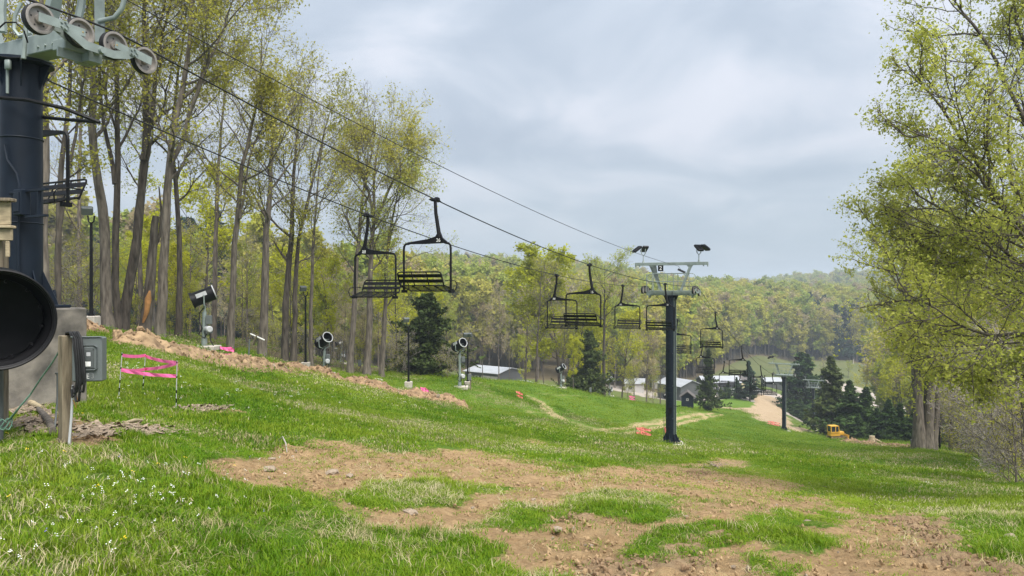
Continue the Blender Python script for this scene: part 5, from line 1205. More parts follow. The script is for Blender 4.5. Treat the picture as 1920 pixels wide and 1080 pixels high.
# ------------------------------------------------------------------ snow guns
def make_gun(px, py, d, hh, label, yaw, pitch=18, post=None, sc=1.0):
    p = G(px, d); o = empty("snow_gun", p, 0, label, "snow gun", "fan snow guns on posts")
    m = MB(); m.cbox((0, 0, .03), (1.3, 1.0, .22), .02); m.build("concrete_pad", M_concl, o)
    m = MB(); m.tube([(0, 0, .1), (0, 0, hh - .75)], .10 * sc, 10); m.tube([(0, 0, .1), (0, 0, .5)], .14 * sc, 10); m.tube([(.02, 0, hh - .8), (.02, 0, hh - .45)], .06, 8)
    m.build("post", M_galv, o, 40)
    R = Matrix.Rotation(yaw, 3, "Z") @ Matrix.Rotation(math.radians(pitch), 3, "X"); c = Vector((0, 0, hh)); ax = R @ Vector((0, 1, 0))
    m = MB(); m.lathe([(.34, .46), (.36, .5), (.36, .4), (.345, -.45), (.42, -.62), (.40, -.62), (.33, -.45), (.33, .44), (.34, .46)], c, ax, 24); m.lathe([(.28, -.2), (.001, -.1)], c, ax, 20)
    m.mi = 1; m.lathe([(.345, .455), (.375, .47), (.375, .52), (.335, .52), (.335, .455)], c, ax, 24); m.mi = 0
    bl = m.build("barrel", [M_black, M_steelw], o, 40)
    for k in range(6):
        b_ = MB(); a = k * math.pi / 6; u = R @ Vector((math.cos(a), 0, math.sin(a))); b_.tube([c + ax * .1 - u * .33, c + ax * .1 + u * .33], .018, 5); b_.build("strut", M_galv, bl) if k < 3 else None
    m = MB(); m.box(c + R @ Vector((-.365, -.1, .12)), (.02, .5, .2), R); m.box(c + R @ Vector((.365, -.1, .12)), (.02, .5, .2), R); m.build("data_plate", M_steelw, bl)
    m = MB()
    for s in (-1, 1): m.tube([c + R @ Vector((s * .41, 0, .05)), Vector((s * .38 * math.cos(yaw), s * .38 * math.sin(yaw), hh - .45)), (0, 0, hh - .6)], .035, 6)
    m.build("yoke", M_galv, o, 40)
    m = MB(); m.cbox((.28, -.12, hh - 1.15), (.26, .18, .42), .02); m.box((.28, -.215, hh - 1.08), (.12, .01, .12)); m.build("control_box", M_boxg, o)
    m = MB(); R2 = Matrix.Rotation(yaw * .3 + 1.1, 3, "Z"); a2 = R2 @ Vector((0, 1, 0)); c2 = Vector((.22, -.1, .95)); m.lathe([(.001, -.26), (.12, -.26), (.155, -.22), (.155, .22), (.12, .26), (.001, .26)], c2, a2, 18); m.mi = 1; m.box(c2 + Vector((0, 0, -.13)), (.31, .40, .13), R2); m.build("compressor", [M_steelw, M_boxd], o, 40)
    m = MB(); m.tube([(.05, -.05, hh - .5), (-.18, -.1, hh - .8), (-.2, -.1, 1.3), (-.05, -.12, 1.0), (-.22, -.1, .7), (.05, -.1, .5), (.25, -.1, .9)], .03, 6); m.tube([(.30, -.1, .85), (.36, -.12, .4), (.5, -.1, .12)], .025, 6); m.build("hose", M_rubber, o, 40)
    return o
make_gun(383, 652, 36, 2.55, "near snow gun tipped up and right above the earth bank, side on", math.radians(-68), 22)
make_gun(608, 700, 50, 2.35, "snow gun by the tall lamp pole with its white ringed mouth showing", math.radians(-135), 26)
make_gun(862, 727, 58, 3.4, "tall snow gun on a long post right of the big cedar", math.radians(-140), 22)
make_gun(1052, 724, 92, 2.5, "snow gun in front of the dark narrow cedar", math.radians(-118), 30)
make_gun(1143, 740, 108, 2.4, "small far snow gun below the broad golden tree", math.radians(-120), 30)
make_gun(640, 690, 84, 2.4, "dim snow gun seen between grove trunks", math.radians(-60), 20)
make_gun(1251, 756, 122, 2.0, "farthest snow gun, left of the second tower pole by the grey building", math.radians(-130), 25)
# large snow gun barrel at the left edge
gp = W(-3, 600, 8.0); gb = Vector((gp.x, gp.y, H1(gp.x, gp.y)))
gn = empty("snow_gun", gb, 0, "huge black snow gun mouth at the left edge, facing the viewer", "snow gun")
ax = Vector((.60, -.80, .02)).normalized(); m = MB(); r_ = .535
pf = [(r_, 0), (r_ + .012, -.006), (r_ + .012, -.05), (r_ - .005, -.055), (r_ - .005, -.10), (r_ + .01, -.105), (r_ + .01, -.15), (r_ - .01, -.155)]
m.lathe([(r_ - .018, -.01), (r_, 0)] + pf[1:] + [(r_ - .02, -1.1), (r_ + .10, -1.35)], gp, ax, 64)
m.lathe([(r_ - .018, -.01), (r_ - .02, -.05), (r_ - .03, -.055), (r_ - .03, -.10), (r_ - .022, -.105), (r_ - .024, -.15)] + [(r_ - .035 - .03 * (k % 2), -.17 - .045 * k) for k in range(14)] + [(r_ - .06, -.9), (.001, -.95)], gp, ax, 64)
m.build("barrel", M_black, gn, 40)
m = MB()
for k in range(12):
    a = k * math.pi / 6 + .2; u = ax.cross(Vector((0, 0, 1))).normalized(); w_ = u.cross(ax); p = gp - ax * .42 + (u * math.cos(a) + w_ * math.sin(a)) * (r_ - .10); m.tube([p - ax * .05, p + ax * .05], .018, 6)
m.build("nozzle_ring", M_black, gn, 40, False)
for o_ in kids(gn): o_.data.transform(Matrix.Translation(-gb))
m = MB(); m.tube([gp - ax * .5 - gb - Vector((0, 0, r_)), Vector((gp.x - gb.x - ax.x * .5, -ax.y * .5 + gp.y - gb.y, -.2))], .07, 10); m.build("post", M_boxd, gn, 40)

# wooden posts under the barrel and signboard at the left edge
sg = G(0, 9.3); so = empty("wooden_sign", sg, 0.35, "weathered wooden sign post with stacked boards at the left edge", "sign")
def wbox(name, px0, px1, py0, py1, d, th, mtl, parent):
    a, b_ = W(px0, py0, d), W(px1, py1, d); m_ = MB(); m_.cbox(((a.x + b_.x) / 2, d, (a.z + b_.z) / 2), (abs(b_.x - a.x), th, abs(a.z - b_.z)), .006); return m_.build(name, mtl, parent, None, True)
wbox("post", -14, 11, 440, 815, 9.3, .12, M_wood, so); wbox("board", -60, 20, 379, 422, 9.22, .035, M_woodl, so); wbox("board", -60, 23, 429, 451, 9.15, .04, M_woodl, so); wbox("cap_rail", -62, 25, 372, 378, 9.2, .14, M_wood, so); wbox("cap_rail", -62, 25, 423, 428, 9.14, .12, M_woodl, so); wbox("stake", 11, 18, 452, 482, 9.14, .03, M_woodl, so)
st_ = G(8, 9.6); so2 = empty("wooden_stake", st_, 0, "short brown stake below the black snow gun mouth", "stake"); wbox("post", 3, 11, 690, 790, 9.6, .06, M_wood, so2)
# ------------------------------------------------------------------ electrical post
ep = G(122, 7.8); eo = empty("electrical_post", ep, 0, "wooden post carrying a grey switch box marked with a white letter E", "post")
Re = Matrix.Rotation(math.radians(-32), 3, "Z")
def ew(px, py, d=7.8): return W(px, py, d)
zt_ = ew(0, 629).z - ep.z
m = MB(); m.cbox((0, 0, zt_ / 2 - .15), (.098, .098, zt_ + .3), .006, Re); m.build("post", M_wood, eo)
Rb = Matrix.Rotation(math.radians(8), 3, "Z"); bc = ew(168, 673, 7.75) - ep
m = MB(); m.cbox(bc, (.29, .14, .46), .012, Rb); m.cbox(bc + Rb @ Vector((0, -.072, .235)), (.31, .02, .012), .004, Rb); bx_ = m.build("switch_box", M_boxg, eo)
m = MB()
def plate(m, c, w, h, t, ch): m.cbox(bc + Rb @ Vector(c), (w, t, h), ch, Rb)
plate(m, (.03, -.078, .02), .155, .255, .016, .02); m.build("raised_panel", M_boxg, bx_)
m = MB(); plate(m, (.025, -.086, .012), .105, .205, .010, .008); m.build("recess", M_boxd, bx_)
for nm_, cc, w_, h_, mt_ in (("label_sticker", (.025, -.093, .055), .04, .04, M_steelw), ("breaker_switch", (.025, -.094, .005), .042, .035, M_boxd), ("label_sticker", (.02, -.093, -.045), .055, .05, M_white)):
    m = MB(); plate(m, cc, w_, h_, .006, .002); m.build(nm_, mt_, bx_)
tm_ = text_mesh("E", .075, M_white, .001); o_ = link("lettering", tm_, bx_); o_.location = bc + Rb @ Vector((.012, -.0725, -.175)); o_.rotation_euler = (math.pi / 2, 0, math.radians(8)); o_.scale = (.8, 1, 1)
tm_ = text_mesh("3", .07, mat("faded grey print", (.24, .25, .25), .6), .001); o_ = link("lettering", tm_, bx_); o_.location = bc + Rb @ Vector((.058, -.0725, -.175)); o_.rotation_euler = (math.pi / 2, 0, math.radians(8)); o_.scale = (.8, 1, 1)
m = MB(); m.tube([ew(137, 722, 7.74) - ep, ew(134, 780, 7.74) - ep, ew(129, 838, 7.74) - ep], .013, 8); m.build("conduit", M_steelw, eo, 50)
m = MB(); m.tube([ew(147, 716, 7.76) - ep, ew(141, 735, 7.76) - ep, ew(146, 752, 7.74) - ep, ew(143, 765, 7.72) - ep, ew(137, 750, 7.72) - ep], .006, 5); m.build("copper_wire", M_heart, eo, 50)
m = MB()
for i, (xa, xb, yb, dd_) in enumerate(((124, 143, 742, 0), (128, 146, 735, .02), (132, 150, 752, .03), (136, 155, 720, .05), (139, 158, 735, .06))):
    m.tube([ew(xa - 1, 632, 7.86), ew(xa + 1, 624, 7.80), ew(xa + 7, 623 + i % 2 * 2, 7.70 - dd_), ew(xa + 13, 634, 7.66 - dd_), ew(xb - 2, 665, 7.64 - dd_), ew(xb, 690, 7.64 - dd_), ew(xb + 1, 715, 7.64 - dd_), ew(xb - 2, yb, 7.66 - dd_), ew(xb - 7, yb + 3 - i, 7.68 - dd_), ew(xb - 9, yb - 12, 7.69 - dd_)], .0125, 8)
tag(m.build("power_cable", M_rubber, None, 50), "thick black cable coiled over the post beside the switch box", "cable")
m = MB(); m.tube([ew(115, 652, 7.8), ew(98, 680, 7.9), ew(75, 712, 8.0), ew(58, 738, 8.1), ew(38, 762, 8.15), ew(18, 788, 8.2)], .009, 6); m.tube([ew(57, 740, 8.1), ew(36, 764, 8.1), ew(16, 788, 8.18)], .009, 6)
for k in range(5):
    a = k * 1.3; c = ew(10, 795, 8.2); m.tube([c + Vector((.07 * math.cos(a + t), .05 * math.sin(a + t), .06 * math.sin(2 * t + k))) for t in np.linspace(0, 4, 9)], .006, 5)
tag(m.build("green_cord", M_green, None, 50), "green cord tied from the wooden post down to a loose knot", "cord")
m = MB(); m.tube([ew(108, 700, 9.0), ew(108, 745, 9.0), ew(104, 790, 8.9), ew(100, 822, 8.8)], .012, 6); m.tube([ew(104, 700, 9.0), ew(112, 700, 9.0)], .012, 5); tag(m.build("steel_stake", M_boxd, None, 50), "rusty thin steel stake left of the electrical post", "stake")
def log_piece(pts, r, lab, mt=M_bark, nm="fallen_branch"):
    m_ = MB(); m_.tube(pts, r, 8); tag(m_.build(nm, mt, None, 60), lab, "branch")
def on_g(px, py, dz): p = hit(px, py); p.z += dz; return p
log_piece([on_g(72, 775, .07), on_g(82, 788, .08), on_g(92, 800, .07), on_g(99, 818, .05)], [.03, .04, .045, .04], "grey broken branch lying by the electrical post")
log_piece([on_g(236, 800, .06), on_g(252, 797, .07), on_g(266, 795, .06)], [.02, .03, .02], "pale split piece of wood on the leaf litter", M_woodl, "wood_chunk")
log_piece([on_g(45, 758, .07), on_g(60, 766, .08), on_g(78, 772, .06)], [.035, .05, .03], "tan splintered wood beside the concrete footing", M_woodl, "wood_chunk")
log_piece([on_g(522, 832, .06), on_g(530, 836, .16), on_g(536, 842, .10), on_g(538, 850, .02)], [.008, .014, .012, .008], "curled root sticking out at the edge of the bare earth", M_twigp, "exposed_root")
for i, (px, py, s, lab) in enumerate([(505, 880, .14, "tan stone at the left tip of the bare earth"), (622, 888, .16, "flat pale stone in the bare earth"), (655, 893, .10, "small grey stone right of the flat stone"), (770, 962, .12, "rounded stone below the grass island"), (1000, 937, .06, "small pale stone in the middle earth"), (1045, 993, .09, "flat tan stone near the lower grass"), (510, 862, .10, "pale stone beside the curled root"), (1895, 1010, .14, "tan stone in the grass at the right"), (20, 770, .12, "pinkish stone by the footing at the left"), (1560, 805, .05, "tiny stone")][:9]):
    me = blob_mesh("stone", M_stone, 40 + i, .22, .5); p = on_g(px, py, s * .1); o = link("stone", me, None, p); s *= .75; o.scale = (s, s * .8, s * .8); o.rotation_euler = (0, 0, i); tag(o, lab, "stone", "stones on the slope")
for i, (px, py, s, lab) in enumerate([(705, 712, .35, "white boulder behind the earth bank"), (712, 713, .25, "smaller white boulder beside it"), (1270, 836, .3, "flat pale stone by the second lift tower base")]):
    me = blob_mesh("stone", M_concl, 60 + i, .2, .5); p = hit(px, py, 30); o = link("stone", me, None, p); o.scale = (s, s, s); tag(o, lab, "stone", "stones on the slope")

# ------------------------------------------------------------------ pink tape barriers
def tape_run(m, a, b, h=.074, n=8, sag=.03):
    a, b = Vector(a), Vector(b); vs = []
    for i in range(n + 1):
        p = a.lerp(b, i / n) - Vector((0, 0, sag * 4 * (i / n) * (1 - i / n))); tw = .012 * math.sin(i * 2.1)
        vs += [p + Vector((0, tw, h / 2)), p + Vector((0, -tw, -h / 2)), p + Vector((0, .006 + tw, h / 2)), p + Vector((0, .006 - tw, -h / 2))]
    fs = []
    for i in range(n): k = i * 4; fs += [(k, k + 4, k + 5, k + 1), (k + 2, k + 3, k + 7, k + 6), (k, k + 2, k + 6, k + 4), (k + 1, k + 5, k + 7, k + 3)]
    m.add(vs, fs)
fe = empty("tape_barrier", G(275, 17), 0, "zigzag barrier of bright pink tape on three thin stakes, nearest", "barrier", "pink tape barriers")
dS = {0: 17.0, 1: 18.6, 2: 16.6}
st3 = [((229, 661), (222, 744)), ((273, 664), (267, 742)), ((332, 676), (330, 758))]
for i, (t_, b_) in enumerate(st3):
    m = MB(); A, B = W(*t_, dS[i]), W(*b_, dS[i]); B.z = H1(B.x, B.y) - .1; m.tube([A, B], .009, 6); s_ = m.build("stake", M_steelw, fe, None, True)
    m = MB()
    for f in ((.02, .05), (.30, .33), (.56, .62), (.72, .80), (.9, .98)): m.tube([A.lerp(B, f[0]), A.lerp(B, f[1])], .014, 6)
    m.build("black_clip", M_black, s_, None, False); m2 = kids(s_)[0]; m2.data.transform(WM[fe].inverted())
m = MB()
for a, b_ in (((229, 666, 17), (273, 666, 18.6)), ((273, 668, 18.6), (332, 680, 16.6)), ((332, 681, 16.6), (273, 692, 18.6)), ((273, 692, 18.6), (227, 693, 17)), ((227, 694, 17), (332, 705, 16.6))): tape_run(m, W(*a), W(*b_))
A = W(333, 680, 16.55); tape_run(m, A, A + Vector((.01, 0, -.17)), .05, 4, 0)
m.build("pink_tape", M_pink, fe, None, True)
def small_barrier(px, d, w, h, label, mt=M_salmon, zig=True):
    p = G(px, d); o = empty("tape_barrier", p, 0, label, "barrier", "pink tape barriers")
    for s in (-1, 0, 1):
        m_ = MB(); yy = .5 if s == 0 else 0; z0 = H1(p.x + s * w / 2, p.y + yy) - p.z; m_.tube([(s * w / 2, yy, z0 - .1), (s * w / 2, yy, z0 + h)], .012, 5); m_.build("stake", M_black, o)
    m_ = MB(); zl, zr = H1(p.x - w / 2, p.y) - p.z, H1(p.x + w / 2, p.y) - p.z
    for hh in (h * .95, h * .45): tape_run(m_, (-w / 2, 0, zl + hh), (0, .5, (zl + zr) / 2 + hh), .09); tape_run(m_, (0, .5, (zl + zr) / 2 + hh), (w / 2, 0, zr + hh), .09); tape_run(m_, (-w / 2, 0, zl + hh - .02), (w / 2, 0, zr + hh - .04), .09)
    if zig: tape_run(m_, (-w / 2, 0, zl + h * .92), (w / 2, 0, zr + h * .42), .09)
    m_.build("pink_tape", mt, o)
small_barrier(426, 34.5, .68, .62, "two pink tape bands behind the tan earth bank", M_pink, False)
small_barrier(796, 49, .55, .6, "small pink tape barrier on the brown earth bank", M_pink)
small_barrier(974, 62, .6, .55, "small salmon tape barrier alone on the meadow", M_salmon, False)
small_barrier(1207, 52, 1.05, .62, "salmon zigzag tape barrier left of the second tower foot")
small_barrier(1185, 108, .9, .8, "far pink tape barrier on the crest by the trees", M_pink)
small_barrier(1451, 120, 2.0, .7, "pink tape barrier by the dirt road near the third tower")
p = G(1245, 47); o = empty("marker_stake", p, 0, "grey marker stake with salmon tape hanging, left of the second tower foot", "stake"); m = MB(); m.tube([(0, 0, -.1), (0, 0, 1.75)], .02, 6); m.build("rod", M_boxg, o); m = MB(); tape_run(m, (.03, 0, 1.35), (.03, 0, 1.2), .06, 3, 0); tape_run(m, (.04, 0, 1.0), (.22, 0, .35), .14, 5, 0); m.prism([(0, 1.0), (.09, 1.0), (.24, .4), (.16, .3)], .01, (0, -.02, 0), ((1, 0, 0), (0, 0, 1)), (0, 1, 0)); m.build("hanging_tape", M_salmon, o)

# ------------------------------------------------------------------ lamp poles, posts
def lamp_pole(px, d, ytop, label, conc=True, heads=1):
    p = G(px, d); h = (540 - ytop) / F * d - p.z; o = empty("lamp_pole", p, 0, label, "lamp pole", "black floodlight poles")
    if conc: m = MB(); m.cbox((0, 0, .18), (.52, .52, .62), .03); m.build("concrete_base", M_concl, o)
    m = MB(); m.tube([(0, 0, .2), (0, 0, h - .5)], [.075, .055], 10); m.tube([(0, 0, .48), (0, 0, .58)], .12, 10); m.build("pole", M_black, o, 40)
    m = MB(); m.tube([(0, 0, h - .5), (-.1, 0, h - .45), (-.14, 0, h - .2)], .03, 6); m.tube([(0, 0, h - .5), (.1, 0, h - .45), (.14, 0, h - .2)], .03, 6); br = m.build("bracket", M_black, o, 40)
    for s in ((-1, 1) if heads == 2 else (-1,)):
        R = Matrix.Rotation(-.5 * s, 3, "Z") @ Matrix.Rotation(math.radians(28), 3, "X"); m = MB(); c = Vector((s * .16, 0, h)); m.cbox(c, (.42, .22, .34), .03, R); m.build("floodlight", M_boxd, br); m = MB(); m.box(c + R @ Vector((0, -.118, 0)), (.36, .012, .28), R); m.build("lens", M_boxg, br)
lamp_pole(171, 30, 395, "lamp pole on a white block behind the near tower footing")
lamp_pole(573, 49, 541, "tall thin lamp pole left of the second snow gun")
lamp_pole(766, 53, 600, "lamp pole on a white block in front of the big cedar")
lamp_pole(877, 60, 628, "lamp pole right of the tall snow gun with two heads", True, 2)
lamp_pole(1762, 66, 757, "thin black lamp pole right of the massive trunk", False)
lamp_pole(632, 86, 655, "short dark pole seen through the grove trunks", False)
def meter_post(px, d, h, label):
    p = G(px, d); o = empty("meter_post", p, 0, label, "post"); m = MB(); m.cbox((0, 0, h / 2 - .1), (.1, .1, h + .2), .01); m.build("post", M_wood, o); m = MB(); m.cbox((-.06, -.08, h - .3), (.28, .12, .5), .02); m.build("box", M_boxg, o)
meter_post(882, 59, 1.35, "small grey box on a wooden post right of the tall snow gun"); meter_post(1711, 64, .9, "small box on a post left of the massive trunk"); meter_post(676, 62, 1.1, "small black pump box among the grove trunks"); meter_post(1108, 92, .9, "short grey box post on the crest by the cedar")
p = G(466, 40); o = empty("tilted_sign", p, 0, "white board tilted on a grey post behind the earth bank", "sign"); m = MB(); m.tube([(0, 0, -.1), (.05, 0, .95)], .045, 8); m.build("post", M_boxg, o, 40); m = MB(); m.cbox((.48, 0, 1.08), (.85, .05, .06), .01, Matrix.Rotation(math.radians(24), 3, "Y")); m.build("board", M_white, o); m = MB(); m.cbox((.34, .05, .9), (.06, .35, .6), .01, Matrix.Rotation(math.radians(24), 3, "Y")); m.build("brace", M_wood, o)
for px, d, yt, lab in ((1621, 350, 671, "grey utility pole at the far clearing edge"), (1600, 375, 674, "shorter utility pole left of the other")):
    p = G(px, d); h = (540 - yt) / F * d - p.z; o = empty("utility_pole", p, 0, lab, "utility pole"); m = MB(); m.tube([(0, 0, -.3), (0, 0, h)], [.28, .2], 8); m.build("pole", M_concl, o, 40); m = MB(); m.box((0, 0, h - .7), (2.0, .14, .16)); m.build("crossbar", M_wood, o)

# ------------------------------------------------------------------ buildings
def gable(name, px, d, w, dep, hw, hr, rz, wall, roof, label, doors=(), windows=(), axis="x", z=None, over=.4):
    p = G(px, d); p.z = p.z if z is None else z; o = empty(name, p, rz, label, "building")
    m = MB(); n = Vector
    if axis == "x":   # ridge along x
        m.prism([(-dep / 2, -1.2), (dep / 2, -1.2), (dep / 2, hw), (0, hw + hr), (-dep / 2, hw)], w, (-w / 2, 0, 0), ((0, 1, 0), (0, 0, 1)), (1, 0, 0))
    else: m.prism([(-w / 2, -1.2), (w / 2, -1.2), (w / 2, hw), (0, hw + hr), (-w / 2, hw)], dep, (0, -dep / 2, 0), ((1, 0, 0), (0, 0, 1)), (0, 1, 0))
    m.build("wall", wall, o)
    span = dep if axis == "x" else w; ln = w if axis == "x" else dep; sl = math.atan2(hr, span / 2); L = math.hypot(span / 2, hr) + over
    for s in (-1, 1):
        m = MB()
        if axis == "x": m.box((0, s * (math.cos(sl) * L / 2), hw + hr - math.sin(sl) * L / 2 + .1), (ln + 2 * over, L, .12), Matrix.Rotation(-s * sl, 3, "X"))
        else: m.box((s * (math.cos(sl) * L / 2), 0, hw + hr - math.sin(sl) * L / 2 + .1), (L, ln + 2 * over, .12), Matrix.Rotation(s * sl, 3, "Y"))
        m.build("roof", roof, o)
    fy = -dep / 2 - .03
    for x_, w_, h_, mt_ in doors: m = MB(); m.box((x_, fy, h_ / 2), (w_, .06, h_)); m.build("garage_door" if w_ > 2 else "door", mt_, o)
    for x_, zc, w_, h_ in windows: m = MB(); m.box((x_, fy, zc), (w_ + .2, .05, h_ + .2)); f = m.build("window", M_wallw, o); m = MB(); m.box((x_, fy - .03, zc), (w_, .03, h_)); m.build("pane", M_glass, f)
    return o
gable("maintenance_building", 926, 168, 9.5, 9, 3.0, .9, math.radians(-38), M_wallg, M_roofw, "grey maintenance building with a broad white roof behind the crest", [(1.4, 2.4, 2.4, M_wallw), (3.7, 1.9, 2.4, M_wallw)], [(-2.8, 1.6, .8, .8), (-1.2, 1.5, .9, 1.2)], z=W(0, 720, 168).z)
gable("lodge", 1347, 212, 10.5, 8, 3.4, 1.3, math.radians(2), M_wallg, M_roofw, "long dark lodge with a white roof behind the young spruces", [(1.5, 1.0, 2.1, M_wallw)], [(-4, 1.8, 1, 1), (-1.6, 1.8, 1, 1), (4, 1.8, 1, 1)])
gable("metal_building", 1274, 190, 7, 9, 4.0, 1.3, math.radians(28), M_wallg, M_roofw, "dark grey metal building with a white roof beside the second tower pole", [(2.2, 1.1, 1.8, M_steelw)], [], axis="y")
gable("white_building", 1190, 205, 5, 6, 2.6, 1.0, math.radians(-12), M_wallw, M_roofw, "white building glimpsed through trees, nearer the crest", [], [(-1, 1.6, .9, .9)])
gable("white_building", 1231, 222, 4.5, 5, 2.6, 1.0, math.radians(10), M_wallw, M_roofw, "second white building glimpsed just left of the tower pole", [], [(0, 1.6, .9, .9)])
gable("cream_building", 1392, 228, 6, 6, 2.4, .9, math.radians(8), M_wallp, M_roofg, "small cream building with a dark porch roof right of the lodge", [(.6, 1.2, 2, M_glass)], [])
gable("white_building", 1446, 238, 5, 5, 2.2, .9, 0, M_wallg, M_roofw, "low building with a white roof behind the far chairs", [], [])
sh = gable("shed", 1289, 126, 2.0, 2.2, 1.9, .75, math.radians(-14), M_navy, M_roofg, "small dark raised shed with a grey roof beside the dense spruce", [], [(0, 1.4, .18, .18)], axis="y", over=.35, z=W(0, 763, 126).z)
for s_ in (-1, 1): m = MB(); m.box((s_ * .8, .9, -1.6), (.18, .18, 1.6)); m.build("leg", M_wood, sh)
# parked cars
def car(px, d, mt, label, rz):
    p = G(px, d); o = empty("parked_car", p, rz, label, "car", "cars parked by the buildings"); m = MB()
    m.prism([(-2.2, .35), (2.2, .35), (2.25, .75), (1.3, .95), (.7, 1.45), (-1.1, 1.48), (-1.8, 1.0), (-2.25, .9)], 1.7, (0, -.85, 0), ((1, 0, 0), (0, 0, 1)), (0, 1, 0)); m.build("body", mt, o)
    m = MB()
    for s in (-1, 1): m.prism([(1.1, .98), (.65, 1.40), (-1.05, 1.42), (-1.6, 1.0)], .02 * s, (0, s * .86, 0), ((1, 0, 0), (0, 0, 1)), (0, 1, 0))
    m.build("side_glass", M_glass, o)
    for x_ in (-1.35, 1.4):
        for s in (-1, 1): m = MB(); m.lathe([(.001, -.1), (.32, -.1), (.33, 0), (.32, .1), (.001, .1)], (x_, s * .8, .33), (0, 1, 0), 14); m.build("wheel", M_rubber, o)
car(975, 150, M_red, "red car parked right of the maintenance building", .2); car(992, 152, M_steelw, "white car parked beside the red car", .3); car(985, 158, M_silver, "silver car behind the red and white cars", .2)
car(1415, 212, M_silver, "silver car in the lot behind the young spruces", .1); car(1377, 206, M_white, "white car parked in front of the lodge", .0)

# ------------------------------------------------------------------ bulldozer and stump
dz = G(1566, 108); do = empty("bulldozer", dz, math.radians(8), "yellow bulldozer with an enclosed cab in front of the spruces", "bulldozer"); do.scale = (.78, .78, .80)
m = MB(); m.cbox((-.25, 0, 1.15), (2.0, 1.1, .75), .06); m.cbox((1.05, 0, 1.25), (1.1, .85, .6), .08); m.build("body", M_yellow, do)
m = MB(); m.cbox((-.45, 0, 2.62), (1.62, 1.36, .12), .04)
for x_, y_ in ((-1.18, -.6), (-1.18, .6), (.28, -.6), (.28, .6), (-.3, -.6), (-.3, .6)): m.box((x_ + (.10 if x_ > 0 else 0), y_, 2.03), (.13, .13, 1.1), Matrix.Rotation(-.12 if x_ > 0 else 0, 3, "Y"))
m.box((-.45, 0, 1.52), (1.6, 1.3, .16)); cb = m.build("cab", M_yellow, do)
m = MB()
for s in (-1, 1): m.box((-.74, s * .585, 2.05), (.74, .02, .92)); m.box((.02, s * .585, 2.05), (.5, .02, .92))
m.box((-1.165, 0, 2.05), (.02, 1.05, .92)); m.build("window", M_glass, cb)
m = MB(); m.cbox((-.55, 0, 1.75), (.5, .5, .3), .05); m.cbox((-.75, 0, 2.05), (.15, .48, .55), .05); m.build("operator_seat", M_black, cb)
for s in (-1, 1):
    m = MB(); R_, hw_ = .36, .92; prof = [(-hw_ + R_ * math.cos(a), .38 + R_ * math.sin(a)) for a in np.linspace(math.pi / 2, 3 * math.pi / 2, 8)] + [(hw_ + R_ * math.cos(a), .38 + R_ * math.sin(a)) for a in np.linspace(-math.pi / 2, math.pi / 2, 8)]
    m.prism(prof, .42, (0, s * .78 - .21, 0), ((1, 0, 0), (0, 0, 1)), (0, 1, 0)); tr_ = m.build("track", M_earthb, do)
    m = MB()
    for x_ in np.linspace(-.95, .95, 12): m.box((x_, s * .78, .755), (.05, .42, .05)); m.box((x_, s * .78, .01), (.05, .42, .05))
    m.build("track_grousers", M_boxd, tr_)
m = MB(); m.prism([(1.95, .1), (2.15, .15), (2.05, .5), (2.12, .95), (2.0, .95), (1.9, .5)], 2.3, (0, -1.15, .1), ((1, 0, 0), (0, 0, 1)), (0, 1, 0)); m.build("blade", M_yellow, do)
m = MB()
for s in (-1, 1): m.tube([(.3, s * .5, .7), (1.95, s * .55, .6)], .08, 6)
m.tube([(1.3, -.3, 1.6), (1.3, -.3, 2.05)], .05, 6); m.build("push_arm", M_boxd, do)
ss = G(1635, 97); su = empty("tree_stump", ss, 0, "pale uprooted stump with splayed roots right of the bulldozer", "stump")
m = MB(); m.tube([(0, 0, -.1), (.02, 0, .4), (.0, 0, .95)], [.42, .36, .34], 12); m.build("stump", M_woodl, su, 40)
m = MB()
for a, L_ in ((-.2, 1.5), (.5, 1.1), (-1.4, .8), (2.6, .7), (3.6, .5)): m.tube([(.25 * math.cos(a), .25 * math.sin(a), .6), (.6 * math.cos(a) * L_, .6 * math.sin(a) * L_, .32), (L_ * math.cos(a), L_ * math.sin(a), -.05)], [.12, .10, .05], 7)
m.build("root", M_woodl, su, 40)
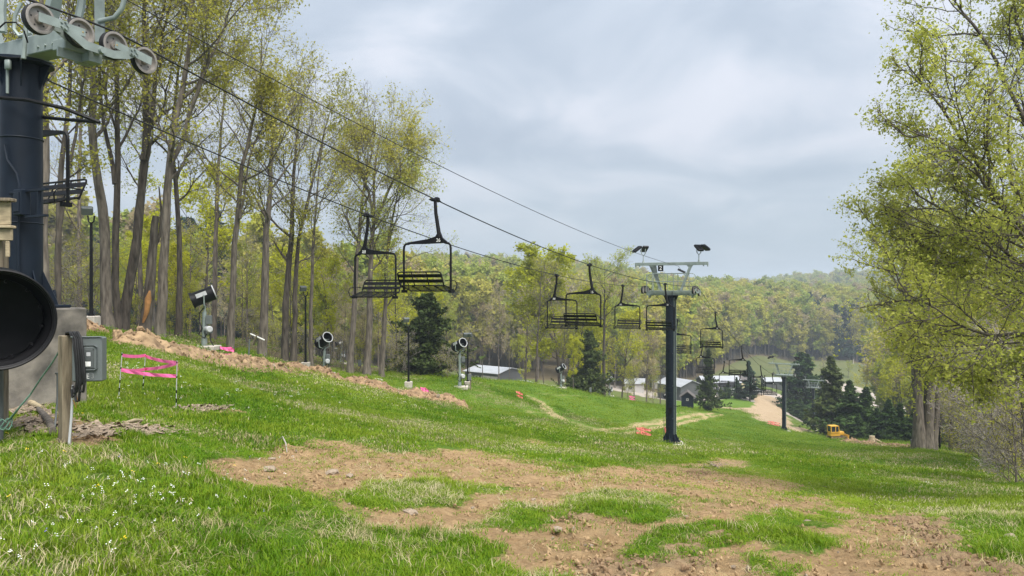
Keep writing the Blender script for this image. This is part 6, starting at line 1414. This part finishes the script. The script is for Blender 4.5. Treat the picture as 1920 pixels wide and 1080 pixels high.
lp = hit(1660, 838, 50); log_piece([lp + Vector((-.5, 0, .12)), lp + Vector((.6, .2, .12)), lp + Vector((2.2, .3, .1))], [.12, .13, .1], "pale log on the churned earth right of the stump", M_woodl, "fallen_log")

# ------------------------------------------------------------------ haze
hzm = bpy.data.materials.new("thin blue air"); hzm.use_nodes = True; t = hzm.node_tree; t.nodes.clear()
ho = N(t, "ShaderNodeOutputMaterial"); pv = N(t, "ShaderNodeVolumePrincipled"); pv.inputs["Density"].default_value = 0.00045; pv.inputs["Color"].default_value = (0.80, 0.90, 1.0, 1); pv.inputs["Anisotropy"].default_value = 0.2
t.links.new(pv.outputs[0], ho.inputs["Volume"])
me_g = bpy.data.objects["ground"].data; co = np.empty(len(me_g.vertices) * 3, np.float32); me_g.vertices.foreach_get("co", co); co = co.reshape(-1, 3)
lo, hi = co.min(0), co.max(0); m = MB(); zt2 = max(hi[2], 20) + 40; z0 = lo[2] - 1.5
m.box(((lo[0] + hi[0]) / 2, (lo[1] - 60 + hi[1] + 30) / 2, (z0 + zt2) / 2), (hi[0] - lo[0] + 60, hi[1] - lo[1] + 90, zt2 - z0)); tag(m.build("haze", hzm), "thin bluish spring haze over the valley", None, None, "stuff")

# where several trees of a group would share a label, say which one by its order from the left
from collections import defaultdict
dup = defaultdict(list)
for o in bpy.data.objects:
    if o.parent is None and o.get("label"): dup[o["label"]].append(o)
ORD = ["leftmost", "second from left", "third from left", "fourth from left", "fifth from left", "sixth from left", "seventh from left", "eighth from left", "ninth from left", "tenth from left", "eleventh from left", "twelfth from left", "thirteenth from left", "fourteenth from left", "fifteenth from left", "sixteenth from left", "seventeenth from left", "eighteenth from left"]
for lab_, L_ in dup.items():
    if len(L_) > 1:
        L_.sort(key=lambda q: q.location.x / max(q.location.y, 1))
        for k_, q in enumerate(L_): q["label"] = lab_ + ", " + (ORD[k_] if k_ < len(ORD) else "number %d from left" % (k_ + 1)) if k_ < len(L_) - 1 or len(L_) < 3 and k_ == 0 else lab_ + ", rightmost"
